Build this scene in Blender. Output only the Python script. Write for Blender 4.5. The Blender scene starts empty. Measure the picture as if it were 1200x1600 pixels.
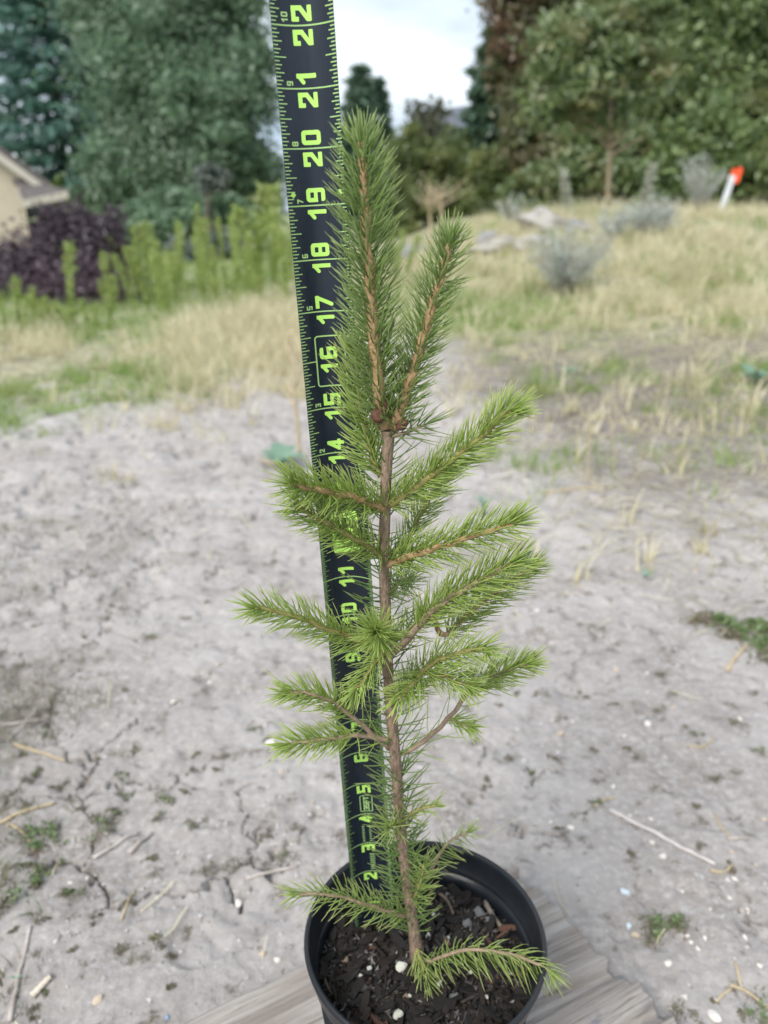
import bpy, bmesh, math, random
import numpy as np
from mathutils import Vector, Matrix

# ------------------------------------------------------------------ camera, sky, sun, exposure
scene = bpy.context.scene
col = scene.collection
PITCH = math.radians(21.4)
CAM = np.array([0.0, 0.0, 0.65])
FPX = 1200.0
cd = bpy.data.cameras.new('camera')
cam = bpy.data.objects.new('camera', cd)
col.objects.link(cam)
cam.location = CAM
cam.rotation_euler = (math.radians(90) - PITCH, 0, 0)
cd.sensor_fit = 'VERTICAL'
cd.sensor_height = 36.0
cd.lens = 27.0
cd.clip_start = 0.02
cd.clip_end = 2000
cd.dof.use_dof = True
cd.dof.focus_distance = 0.405
cd.dof.aperture_fstop = 7.2
scene.camera = cam

SUN_EL, SUN_AZ = math.radians(46), math.radians(-145)     # azimuth clockwise from +Y
world = bpy.data.worlds.new('World')
scene.world = world
world.use_nodes = True
wn, wl = world.node_tree.nodes, world.node_tree.links
wn.clear()
wo = wn.new('ShaderNodeOutputWorld')
bg = wn.new('ShaderNodeBackground')
sky = wn.new('ShaderNodeTexSky')
sky.sky_type = 'NISHITA'
sky.sun_disc = False
sky.sun_elevation = SUN_EL
sky.sun_rotation = SUN_AZ
sky.air_density = 1.0
sky.dust_density = 2.0
tc = wn.new('ShaderNodeTexCoord')
mp = wn.new('ShaderNodeMapping')
mp.inputs['Scale'].default_value = (1.0, 1.0, 3.2)
nz = wn.new('ShaderNodeTexNoise')
nz.inputs['Scale'].default_value = 3.1
nz.inputs['Detail'].default_value = 6
nz.inputs['Roughness'].default_value = 0.55
cr = wn.new('ShaderNodeValToRGB')
cr.color_ramp.elements[0].position = 0.36
cr.color_ramp.elements[0].color = (2.3, 2.85, 3.5, 1)
cr.color_ramp.elements[1].position = 0.64
cr.color_ramp.elements[1].color = (4.7, 5.0, 5.3, 1)
mx = wn.new('ShaderNodeMix')
mx.data_type = 'RGBA'
mx.inputs[0].default_value = 0.90                         # thin bright overcast, a little blue left
wl.new(tc.outputs['Generated'], mp.inputs['Vector'])
wl.new(mp.outputs['Vector'], nz.inputs['Vector'])
wl.new(nz.outputs['Fac'], cr.inputs['Fac'])
wl.new(sky.outputs['Color'], mx.inputs[6])
wl.new(cr.outputs['Color'], mx.inputs[7])
wl.new(mx.outputs[2], bg.inputs['Color'])
bg.inputs['Strength'].default_value = 0.10
wl.new(bg.outputs['Background'], wo.inputs['Surface'])

sd = bpy.data.lights.new('sun', 'SUN')
sd.energy = 1.5
sd.angle = math.radians(25)
sd.color = (1.0, 0.97, 0.93)
sun = bpy.data.objects.new('sun', sd)
col.objects.link(sun)
sdir = Vector((math.sin(SUN_AZ) * math.cos(SUN_EL), math.cos(SUN_AZ) * math.cos(SUN_EL), math.sin(SUN_EL)))
sun.rotation_euler = sdir.to_track_quat('Z', 'Y').to_euler()
sun.location = (0, 0, 20)
scene.view_settings.view_transform = 'Standard'
scene.view_settings.look = 'None'
scene.view_settings.gamma = 1.0
scene.view_settings.use_curve_mapping = False
scene.view_settings.exposure = 1.34
scene.render.engine = 'CYCLES'
scene.cycles.use_denoising = True
scene.cycles.max_bounces = 7
scene.cycles.transparent_max_bounces = 8

rng = np.random.default_rng(7)
random.seed(7)

# ------------------------------------------------------------------ helpers
def ray(px, py):
    a, b = (px - 600) / FPX, (py - 800) / FPX
    return np.array([a, math.cos(PITCH) - b * math.sin(PITCH), -math.sin(PITCH) - b * math.cos(PITCH)])

def P(px, py, Y):
    """the point seen at that spot of the photograph, Y metres in front of the camera"""
    d = ray(px, py)
    return CAM + d * (Y / d[1])

def mpp(py, Y):
    """metres per photograph pixel at that height and distance"""
    return Y / ray(600, py)[1] / FPX

def S(t):
    t = np.clip(t, 0, 1)
    return t * t * (3 - 2 * t)

def terrain(x, y):
    x = np.asarray(x, float); y = np.asarray(y, float)
    z = 0.60 * S((y - 3.0) / 6.5) * S((x + 0.35) / 2.7)
    z = z + 0.16 * np.exp(-((x - 1.55) / 0.9) ** 2 - ((y - 8.2) / 1.0) ** 2)
    z = z - 0.5 * S((y - 8.5) / 12) * S((-x - 0.5) / 6)
    z = z + 0.05 * S((y - 2.5) / 3) * (np.sin(x * 1.7 + 0.6 * y) * np.cos(y * 1.3 - x * 0.5))
    return z

def G(px, py):
    """where the line of sight through that spot meets the ground"""
    d = ray(px, py)
    t, s = 0.3, 0.002
    while t < 60:
        p = CAM + d * t
        if p[2] <= float(terrain(p[0], p[1])):
            return p
        t += s
        s = max(0.002, t * 0.003)
    return CAM + d * t

def rot_frame(d):
    d = d / np.linalg.norm(d)
    a = np.array([0, 0, 1.0]) if abs(d[2]) < 0.9 else np.array([1.0, 0, 0])
    u = np.cross(d, a); u /= np.linalg.norm(u)
    return d, u, np.cross(d, u)

def link(o, parent=None):
    col.objects.link(o)
    if parent is not None:
        o.parent = parent
        o.matrix_parent_inverse = parent.matrix_basis.inverted() if False else Matrix()
    return o

def tag(o, label, cat, group=None, kind=None):
    if label: o['label'] = label
    if cat: o['category'] = cat
    if group: o['group'] = group
    if kind: o['kind'] = kind
    return o

def empty(name, loc=(0, 0, 0)):
    o = bpy.data.objects.new(name, None)
    o.location = [float(v) for v in loc]
    o.empty_display_size = 0.05
    return link(o)

def mesh_np(name, V, F, smooth=True):
    """V (n,3), F (m,k) uniform polygons"""
    me = bpy.data.meshes.new(name)
    V = np.ascontiguousarray(V, dtype=np.float32); F = np.ascontiguousarray(F, dtype=np.int32)
    m, k = F.shape
    me.vertices.add(len(V)); me.vertices.foreach_set('co', V.ravel())
    me.loops.add(m * k); me.loops.foreach_set('vertex_index', F.ravel())
    me.polygons.add(m)
    me.polygons.foreach_set('loop_start', np.arange(0, m * k, k, dtype=np.int32))
    me.polygons.foreach_set('loop_total', np.full(m, k, dtype=np.int32))
    me.polygons.foreach_set('use_smooth', np.full(m, smooth, dtype=bool))
    me.update(calc_edges=True); me.validate()
    return me

def obj(name, me, mat, parent=None, loc=None):
    o = bpy.data.objects.new(name, me)
    if mat is not None and len(me.materials) == 0:
        me.materials.append(mat)
    if loc is not None: o.location = [float(v) for v in loc]
    return link(o, parent)

class MB:
    """collects quads and triangles into one mesh"""
    def __init__(s): s.v = []; s.f = []
    def add(s, V, F):
        n = len(s.v); s.v += [tuple(map(float, p)) for p in V]; s.f += [tuple(i + n for i in f) for f in F]
        return s
    def box(s, lo, hi):
        (a, b, c), (d, e, f) = lo, hi
        return s.add([(a,b,c),(d,b,c),(d,e,c),(a,e,c),(a,b,f),(d,b,f),(d,e,f),(a,e,f)],
                     [(3,2,1,0),(4,5,6,7),(0,1,5,4),(1,2,6,5),(2,3,7,6),(3,0,4,7)])
    def prism(s, A, B):
        n = len(A)
        return s.add(list(A) + list(B), [tuple(range(n - 1, -1, -1)), tuple(range(n, 2 * n))] +
                     [(i, (i + 1) % n, (i + 1) % n + n, i + n) for i in range(n)])
    def tube(s, pts, rad, n=8, cap=True):
        V, F = tube_vf(pts, rad, n, cap)
        return s.add(V, F)
    def mesh(s, name, smooth=True):
        me = bpy.data.meshes.new(name); me.from_pydata(s.v, [], s.f)
        for p in me.polygons: p.use_smooth = smooth
        me.validate(); return me
    def build(s, name, mat, parent=None, loc=None, smooth=False):
        return obj(name, s.mesh(name, smooth), mat, parent, loc)

def tube_vf(pts, rad, n=8, cap=True, wob=0.0, seed=0):
    pts = np.asarray(pts, float); m = len(pts)
    rad = np.broadcast_to(np.asarray(rad, float), (m,))
    r_ = np.random.default_rng(seed)
    V = []; u = None
    for i in range(m):
        d = pts[min(i + 1, m - 1)] - pts[max(i - 1, 0)]
        d = d / (np.linalg.norm(d) + 1e-12)
        if u is None: _, u, w = rot_frame(d)
        u = u - d * (u @ d); u /= np.linalg.norm(u); w = np.cross(d, u)
        for k in range(n):
            a = 2 * math.pi * k / n
            V.append(pts[i] + (u * math.cos(a) + w * math.sin(a)) * rad[i] * (1 + wob * r_.uniform(-1, 1)))
    F = [(i * n + k, i * n + (k + 1) % n, (i + 1) * n + (k + 1) % n, (i + 1) * n + k) for i in range(m - 1) for k in range(n)]
    if cap: F += [tuple(range(n - 1, -1, -1)), tuple((m - 1) * n + k for k in range(n))]
    return V, F

def spline(pts, n):
    """Catmull-Rom through pts"""
    pts = np.asarray(pts, float)
    if len(pts) == 2: return np.array([pts[0] + (pts[1] - pts[0]) * t for t in np.linspace(0, 1, n)])
    q = np.vstack([2 * pts[0] - pts[1], pts, 2 * pts[-1] - pts[-2]])
    out = []
    for t in np.linspace(0, len(pts) - 1, n):
        i = min(int(t), len(pts) - 2); f = t - i
        a, b, c, d = q[i], q[i + 1], q[i + 2], q[i + 3]
        out.append(0.5 * (2 * b + (c - a) * f + (2 * a - 5 * b + 4 * c - d) * f * f + (3 * b - a - 3 * c + d) * f ** 3))
    return np.array(out)

# numpy noise
_T = np.random.default_rng(11).random((256, 256))
def vnoise(x, y):
    xi, yi = np.floor(x).astype(int), np.floor(y).astype(int)
    fx, fy = x - xi, y - yi
    fx = fx * fx * (3 - 2 * fx); fy = fy * fy * (3 - 2 * fy)
    g = lambda a, b: _T[a & 255, b & 255]
    return (g(xi, yi) * (1 - fx) + g(xi + 1, yi) * fx) * (1 - fy) + (g(xi, yi + 1) * (1 - fx) + g(xi + 1, yi + 1) * fx) * fy
def fbm(x, y, o=4):
    s, a = 0, 0.5
    for i in range(o):
        s = s + a * vnoise(x + 17.3 * i, y - 9.1 * i); x = x * 2.03; y = y * 2.03; a *= 0.5
    return s / (1 - 0.5 ** o)
def worley_edge(x, y, seed=3):
    """distance to the nearest cell border (cells of size 1)"""
    r1 = np.random.default_rng(seed).random((128, 128)); r2 = np.random.default_rng(seed + 1).random((128, 128))
    xi, yi = np.floor(x).astype(int), np.floor(y).astype(int)
    f1 = np.full(x.shape, 9.0); f2 = np.full(x.shape, 9.0)
    for a in (-1, 0, 1):
        for b in (-1, 0, 1):
            cx = xi + a + r1[(xi + a) & 127, (yi + b) & 127]; cy = yi + b + r2[(xi + a) & 127, (yi + b) & 127]
            d = np.hypot(cx - x, cy - y)
            f2 = np.minimum(f2, np.maximum(f1, d)); f1 = np.minimum(f1, d)
    return f2 - f1

# ------------------------------------------------------------------ materials
def new_mat(name):
    m = bpy.data.materials.new(name); m.use_nodes = True
    nt = m.node_tree; nt.nodes.clear()
    out = nt.nodes.new('ShaderNodeOutputMaterial')
    return m, nt, out

def N(nt, t, **kw):
    n = nt.nodes.new(t)
    for k, v in kw.items(): n.inputs[k.replace('_', ' ')].default_value = v
    return n

def mixc(nt, fac, a, b):
    m = nt.nodes.new('ShaderNodeMix'); m.data_type = 'RGBA'
    for s, v in ((m.inputs[0], fac), (m.inputs[6], a), (m.inputs[7], b)):
        if isinstance(v, bpy.types.NodeSocket): nt.links.new(v, s)
        else: s.default_value = v if not isinstance(v, tuple) else (*v, 1) if len(v) == 3 else v
    return m.outputs[2]

def ramp(nt, src, p0, p1):
    r = nt.nodes.new('ShaderNodeMapRange'); r.interpolation_type = 'SMOOTHSTEP'
    nt.links.new(src, r.inputs[0]); r.inputs[1].default_value = p0; r.inputs[2].default_value = p1
    return r.outputs[0]

def noise(nt, scale, detail=4, rough=0.5, coord='Object', vec=None, stretch=None):
    n = N(nt, 'ShaderNodeTexNoise', Scale=scale, Detail=detail, Roughness=rough)
    if vec is None:
        t = nt.nodes.new('ShaderNodeTexCoord'); vec = t.outputs[coord]
    if stretch is not None:
        m = nt.nodes.new('ShaderNodeMapping'); m.inputs['Scale'].default_value = stretch
        nt.links.new(vec, m.inputs['Vector']); vec = m.outputs['Vector']
    nt.links.new(vec, n.inputs['Vector'])
    return n.outputs['Fac']

def plain(name, c, rough=0.6, c2=None, scale=40, bump=0.0, bscale=None, spec=0.4, metal=0.0, stretch=None, coord='Object', bdist=0.002):
    m, nt, out = new_mat(name)
    b = N(nt, 'ShaderNodeBsdfPrincipled', Roughness=rough, Metallic=metal)
    b.inputs['Specular IOR Level'].default_value = spec
    if c2 is not None:
        nf = noise(nt, scale, 5, 0.6, coord, stretch=stretch)
        nt.links.new(mixc(nt, ramp(nt, nf, 0.32, 0.68), c, c2), b.inputs['Base Color'])
    else:
        b.inputs['Base Color'].default_value = (*c, 1)
    if bump:
        bp = N(nt, 'ShaderNodeBump', Strength=bump, Distance=bdist)
        nt.links.new(noise(nt, bscale or scale, 5, 0.6, coord, stretch=stretch), bp.inputs['Height'])
        nt.links.new(bp.outputs['Normal'], b.inputs['Normal'])
    nt.links.new(b.outputs[0], out.inputs['Surface'])
    return m

def leafy(name, c1, c2, c3=None, trans=0.3, rough=0.5, nscale=0.9, gloss=0.06):
    """foliage: each leaf its own tint, clumps tinted by position, light passing through"""
    m, nt, out = new_mat(name)
    g = nt.nodes.new('ShaderNodeNewGeometry')
    c = mixc(nt, g.outputs['Random Per Island'], c1, c2)
    if c3 is not None:
        c = mixc(nt, ramp(nt, noise(nt, nscale, 3, 0.6), 0.48, 0.66), c, c3)
    d = nt.nodes.new('ShaderNodeBsdfDiffuse'); t = nt.nodes.new('ShaderNodeBsdfTranslucent')
    gl = N(nt, 'ShaderNodeBsdfGlossy', Roughness=rough)
    gl.inputs['Color'].default_value = (1, 1, 1, 1)
    nt.links.new(c, d.inputs['Color']); nt.links.new(c, t.inputs['Color'])
    a = nt.nodes.new('ShaderNodeMixShader'); a.inputs[0].default_value = trans
    nt.links.new(d.outputs[0], a.inputs[1]); nt.links.new(t.outputs[0], a.inputs[2])
    b = nt.nodes.new('ShaderNodeMixShader'); b.inputs[0].default_value = gloss
    nt.links.new(a.outputs[0], b.inputs[1]); nt.links.new(gl.outputs[0], b.inputs[2])
    nt.links.new(b.outputs[0], out.inputs['Surface'])
    return m

# ------------------------------------------------------------------ the ground
def make_ground():
    # fan-shaped sheet: fine where one stands, coarse towards the horizon
    ys = [-1.5, -0.6, -0.1, 0.15, 0.28, 0.36]
    y = 0.40
    while y < 1.3: ys.append(y); y += 0.0022
    while y < 4: ys.append(y); y *= 1.0030
    while y < 14: ys.append(y); y *= 1.012
    while y < 900: ys.append(y); y *= 1.14
    ys = np.array(ys)
    uf = np.linspace(-0.62, 0.62, 560)
    uo = 0.62 + np.cumsum(0.004 * 1.16 ** np.arange(36))
    us = np.concatenate([-uo[::-1], uf, uo])
    U, Yg = np.meshgrid(us, ys)
    X = U * (np.maximum(Yg, 0.3) + 0.25)
    Z = terrain(X, Yg)
    near = 1 - S((Yg - 4.5) / 4)
    # lumps, crumbs and hollows of dried mud
    wx = X + 0.012 * fbm(X * 30, Yg * 30, 2); wy = Yg + 0.012 * fbm(X * 30 + 40, Yg * 30, 2)
    lump = fbm(wx * 9 + 3, wy * 9, 4) - 0.5
    pit = S((fbm(wx * 17 + 60, wy * 17 + 9, 3) - 0.56) / 0.16)
    crumb = fbm(X * 70, Yg * 70, 3) - 0.5
    far_l = S((Yg - 0.9) / 1.2)
    Z = Z + near * (0.024 * lump * (0.6 + 1.1 * far_l) - 0.010 * pit * (0.5 + far_l) + 0.0050 * crumb)
    # drying cracks
    cx = X * 6.5 + 0.55 * (fbm(X * 26, Yg * 26 + 7, 4) - 0.5) + 0.05 * (fbm(X * 120, Yg * 120, 2) - .5); cy = Yg * 6.5 + 0.55 * (fbm(X * 26 + 31, Yg * 26, 4) - 0.5) + 0.05 * (fbm(X * 120 + 9, Yg * 120, 2) - .5)
    e = worley_edge(cx, cy)
    some = S((fbm(X * 4.3 + 5, Yg * 4.3 + 2, 3) - 0.47) / 0.10)
    wid = 0.030 * some
    crack = np.where(wid > 0.004, np.clip(1 - e / np.maximum(wid, 1e-4), 0, 1), 0) * (1 - S((Yg - 1.5) / 0.9))
    Z = Z - 0.014 * crack
    # under the board the ground lies flat and a little lower
    bx, by = X - 0.134, Yg - 0.602
    al, ac = -(0.874 * bx + 0.486 * by), (0.512 * bx - 0.86 * by)
    inb = S((al + 0.02) / 0.03) * S((ac + 0.02) / 0.03) * S((0.32 - ac) / 0.03)
    Z = Z * (1 - inb) + inb * (-0.006)
    m, n = X.shape
    V = np.stack([X, Yg, Z], -1).reshape(-1, 3)
    idx = np.arange(m * n).reshape(m, n)
    F = np.stack([idx[:-1, :-1], idx[:-1, 1:], idx[1:, 1:], idx[1:, :-1]], -1).reshape(-1, 4)
    me = mesh_np('ground', V, F)
    at = me.attributes.new('veg', 'FLOAT', 'POINT')
    at.data.foreach_set('value', veg(X, Yg).astype(np.float32).ravel())
    at = me.attributes.new('green', 'FLOAT', 'POINT')
    at.data.foreach_set('value', greenness(X, Yg).astype(np.float32).ravel())
    damp = 0.55 * S((-X - 0.24 - 0.10 * Yg) / 0.22) * S((1.35 - Yg) / 0.5) + 0.52 * S((X - 0.05) / 0.6) * S((Yg - 1.1) / 0.9) + 0.22 * S((X - 0.3) / 0.3) * S((1.2 - Yg) / .5) + 0.2 * S((Yg - 1.9) / 1.2)
    at = me.attributes.new('damp', 'FLOAT', 'POINT')
    at.data.foreach_set('value', damp.astype(np.float32).ravel())
    o = obj('ground', me, M_GROUND)
    tag(o, None, None, kind='structure')
    return o

def veg(x, y):
    """how much of the soil is under thatch and old stalks"""
    d = S((y - 2.6) / 2.6) * (0.55 + 0.45 * S((x + 0.3) / 1.5))
    lefty = S((y - 2.45 - 1.0 * (np.maximum(x, -2.5) + 1.3) * (x < 0) - 1.3 * (x >= 0)) / 0.8)
    right = S((y - 1.5) / 5.0) * S((x + 0.1) / 0.7) * 0.85
    nearl = 0 * x
    v = np.maximum(np.maximum(lefty * 0.62, right), nearl)
    return np.clip(v, 0, 1)

def greenness(x, y):
    strip = 1.8 * np.exp(-((y - 2.85 - 1.0 * (x + 1.3)) / 0.42) ** 2) * S((-x - 0.5) / 0.35)
    strip2 = S((y - 3.6) / 0.8) * S((-x - 0.75) / 0.5) * 0.75
    patch = np.exp(-((x - 0.62) / 0.45) ** 2 - ((y - 5.4) / 0.9) ** 2)
    return np.clip(strip + strip2 + 1.4 * patch + 0.18 * S((y - 3.5) / 2), 0, 1)

def ground_material():
    m, nt, out = new_mat('dry_cracked_clay')
    L = nt.links.new
    b = N(nt, 'ShaderNodeBsdfPrincipled', Roughness=0.92)
    b.inputs['Specular IOR Level'].default_value = 0.15
    n1 = noise(nt, 4.0, 5, 0.6)
    n2 = noise(nt, 28.0, 6, 0.75)
    n3 = noise(nt, 120.0, 4, 0.6)
    c = mixc(nt, ramp(nt, n1, 0.36, 0.66), (0.44, 0.408, 0.386), (0.335, 0.300, 0.274))  # pale soil; the warmer brown also paints in soft shadows
    c = mixc(nt, ramp(nt, n3, 0.40, 0.75), c, (0.50, 0.47, 0.45))
    c = mixc(nt, ramp(nt, noise(nt, 14.0, 6, 0.7), 0.50, 0.70), c, (0.29, 0.265, 0.245))  # grey-brown mottling, shadows on the pale crust put into the colour
    # damp, mossy blotches with their own outline; their dark also stands for shaded hollows
    c = mixc(nt, ramp(nt, n2, 0.56, 0.67), c, (0.175, 0.150, 0.118))
    c = mixc(nt, ramp(nt, noise(nt, 210.0, 4, 0.75), 0.62, 0.72), c, (0.26, 0.235, 0.215))
    ad = nt.nodes.new('ShaderNodeAttribute'); ad.attribute_name = 'damp'
    lm = nt.nodes.new('ShaderNodeMath'); lm.operation = 'ADD'; L(ad.outputs['Fac'], lm.inputs[0]); L(noise(nt, 11.0, 6, 0.7), lm.inputs[1])
    c = mixc(nt, ramp(nt, lm.outputs[0], 0.72, 1.25), c, (0.20, 0.175, 0.148))
    av = nt.nodes.new('ShaderNodeAttribute'); av.attribute_name = 'veg'
    ag = nt.nodes.new('ShaderNodeAttribute'); ag.attribute_name = 'green'
    n4 = noise(nt, 7.0, 6, 0.7)
    mth = nt.nodes.new('ShaderNodeMath'); mth.operation = 'MULTIPLY_ADD'
    L(av.outputs['Fac'], mth.inputs[0]); mth.inputs[1].default_value = 0.75; 
    sub = nt.nodes.new('ShaderNodeMath'); sub.operation = 'ADD'; L(n4, sub.inputs[0]); sub.inputs[1].default_value = -0.55
    L(sub.outputs[0], mth.inputs[2])
    thatch = mixc(nt, ramp(nt, noise(nt, 18, 5, 0.7), 0.4, 0.62), (0.26, 0.24, 0.16), (0.42, 0.39, 0.26))
    c = mixc(nt, ramp(nt, mth.outputs[0], 0.10, 0.42), c, thatch)
    mg = nt.nodes.new('ShaderNodeMath'); mg.operation = 'MULTIPLY'; L(ag.outputs['Fac'], mg.inputs[0]); L(ramp(nt, n4, 0.35, 0.6), mg.inputs[1])
    c = mixc(nt, mg.outputs[0], c, (0.19, 0.25, 0.085))
    L(c, b.inputs['Base Color'])
    bp = N(nt, 'ShaderNodeBump', Strength=0.85, Distance=0.004)
    L(noise(nt, 230.0, 6, 0.75), bp.inputs['Height'])
    L(bp.outputs['Normal'], b.inputs['Normal'])
    L(b.outputs[0], out.inputs['Surface'])
    return m

M_GROUND = ground_material()
ground = make_ground()

# ------------------------------------------------------------------ foliage and grass builders
def leaves_mesh(name, C, size, r_, up=0.35, aspect=0.55, droop=None):
    """one diamond leaf, folded along its midrib, at each point of C"""
    n = len(C)
    d = r_.normal(size=(n, 3))
    if droop is not None: d = d * 0.6 + droop
    d /= np.linalg.norm(d, axis=1)[:, None]
    nrm = r_.normal(size=(n, 3)); nrm[:, 2] += up * 2
    s = np.cross(d, nrm); s /= np.linalg.norm(s, axis=1)[:, None] + 1e-9
    w = np.cross(s, d)
    L = size * r_.uniform(0.45, 1.45, n)[:, None]
    a = C - d * L * 0.5; t = C + d * L * 0.5
    l = C + s * L * aspect * 0.5 + w * L * 0.10; rr = C - s * L * aspect * 0.5 + w * L * 0.10
    V = np.stack([a, rr, t, l], 1).reshape(-1, 3)
    return mesh_np(name, V, np.arange(4 * n).reshape(n, 4), smooth=False)

def clump_points(blobs, n, r_, per=38, spread=0.16, shell=0.42):
    """points in clumps spread through and near the surface of ellipsoids (cx,cy,cz,rx,ry,rz)"""
    B = np.asarray(blobs, float)
    wgt = (B[:, 3] * B[:, 4] * B[:, 5]) ** (2 / 3); wgt /= wgt.sum()
    k = max(1, n // per)
    bi = r_.choice(len(B), k, p=wgt)
    d = r_.normal(size=(k, 3)); d /= np.linalg.norm(d, axis=1)[:, None]
    rad = r_.random(k) ** shell
    rad *= 0.80 + 0.34 * r_.random(k)
    c = B[bi, :3] + d * rad[:, None] * B[bi, 3:6]
    ci = r_.integers(0, k, n)
    sp = spread * B[bi[ci], 3:6].mean(1) * r_.uniform(0.6, 1.4, k)[ci]
    if per >= 200:                                            # boughs: leaves gather on the outside of each
        off = r_.normal(size=(n, 3)); off /= np.linalg.norm(off, axis=1)[:, None]; off[:, 2] = np.abs(off[:, 2]) * 1.1 - .35
        off = off * (sp * 1.5 * (.35 + .75 * r_.random(n) ** .4))[:, None] * np.array([1, 1, .75])
    else: off = r_.normal(size=(n, 3)) * sp[:, None] * np.array([1, 1, 0.7])
    return c[ci] + off

def px_blob(cx, cy, rx, ry, Y, depth=1.0):
    c = P(cx, cy, Y); k = mpp(cy, Y)
    return (*c, rx * k, rx * k * depth, ry * k)

def tree(name, label, cat, blobs, n, size, mat, bark, trunk=None, seed=1, group=None, limbs=5, up=0.35, aspect=0.55, per=80, spread=0.15, droop=None, shell=0.42):
    r_ = np.random.default_rng(seed)
    B = np.asarray(blobs, float)
    low = B[np.argmin(B[:, 2] - B[:, 5])]
    bx, by = (B[:, 0].mean(), B[:, 1].mean()) if trunk is None else trunk[:2]
    bz = float(terrain(bx, by)) - 0.1
    root = empty(name, (bx, by, bz))
    o = np.array([bx, by, bz])
    C = clump_points(blobs, n, r_, per, spread, shell) if per < 200 else np.vstack([
        clump_points(blobs, int(n * .5), r_, per // 2, spread, shell), clump_points(blobs, int(n * .6), r_, 60, .16, .42)])
    C[:, 2] = np.maximum(C[:, 2], bz + 0.08)
    obj('crown', leaves_mesh('crown', C - o, size, r_, up, aspect, droop), mat, root)
    tr = (trunk[2] if trunk is not None else 0.14)
    topc = B[np.argmax(B[:, 2])]
    top = np.array([topc[0], topc[1], topc[2]]) - o
    mb = MB()
    mid = top * 0.5 + np.array([r_.uniform(-.1, .1), 0, 0])
    mb.tube(spline([(0, 0, 0), mid, top], 9), np.linspace(tr, tr * 0.35, 9), 8)
    for i in range(limbs):
        q = B[i % len(B)]
        e = q[:3] - o + r_.normal(size=3) * q[3:6] * 0.35
        s = top * r_.uniform(0.25, 0.7)
        m_ = (s + e) / 2 + np.array([0, 0, -0.08 * np.linalg.norm(e - s)])
        mb.tube(spline([s, m_, e], 6), np.linspace(tr * 0.45, tr * 0.12, 6), 6)
    mb.build('trunk', bark, root, smooth=True)
    tag(root, label, cat, group)
    return root

def blades_mesh(name, base, h, w, lean, r_, seg=3):
    """ribbon blades: base (n,3), height (n,), width (n,), lean (n,3) tip offset"""
    n = len(base)
    side = np.stack([np.cos(a := r_.uniform(0, math.pi, n)), np.sin(a), np.zeros(n)], 1)
    V = []
    for i in range(seg + 1):
        t = i / seg
        p = base + lean * t * t + np.array([0, 0, 1]) * (h * (t - 0.18 * t * t))[:, None]
        ww = (w * (1 - t * 0.85) * 0.5)[:, None]
        V += [p - side * ww, p + side * ww]
    V = np.stack(V, 1)
    k = 2 * (seg + 1)
    f = np.array([[2 * i, 2 * i + 1, 2 * i + 3, 2 * i + 2] for i in range(seg)])
    F = (np.arange(n)[:, None, None] * k + f[None]).reshape(-1, 4)
    return mesh_np(name, V.reshape(-1, 3), F)

M_BARK = plain('grey_brown_bark', (0.13, 0.10, 0.075), 0.9, (0.07, 0.055, 0.045), 8, 0.6, 14, bdist=0.02)
M_OAK = leafy('oak_leaf', (0.095, 0.158, 0.051), (0.253, 0.341, 0.108), (0.189, 0.216, 0.066), 0.45, nscale=0.8)
M_OAK2 = leafy('young_oak_leaf', (0.095, 0.151, 0.050), (0.213, 0.286, 0.095), (0.235, 0.224, 0.084), 0.45, nscale=1.6)
M_RUST = leafy('rusty_leaf', (0.144, 0.121, 0.052), (0.144, 0.190, 0.067), (0.184, 0.109, 0.057), 0.4, nscale=0.9)
M_MAPLE = leafy('dark_maple_leaf', (0.106, 0.188, 0.106), (0.237, 0.362, 0.206), (0.169, 0.244, 0.150), 0.45, nscale=0.7)
M_SPRUCE = leafy('blue_spruce_needles', (0.077, 0.176, 0.142), (0.188, 0.343, 0.275), (0.126, 0.259, 0.167), 0.30, nscale=0.8)
M_SPRUCE2 = leafy('green_spruce_needles', (0.062, 0.125, 0.077), (0.138, 0.231, 0.144), None, 0.3)
M_JUNIPER = leafy('juniper_sprays', (0.091, 0.135, 0.039), (0.193, 0.252, 0.070), (0.273, 0.306, 0.091), 0.35, nscale=1.5)
M_PURPLE = leafy('purple_leaf', (0.035, 0.022, 0.032), (0.10, 0.06, 0.085), (0.16, 0.095, 0.125), 0.35, nscale=3)
M_FAR = leafy('distant_leaf', (0.07, 0.085, 0.045), (0.11, 0.125, 0.07), None, 0.25)
M_LIME = leafy('fresh_lime_leaf', (0.10, 0.18, 0.04), (0.18, 0.26, 0.06), None, 0.4)

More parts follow.
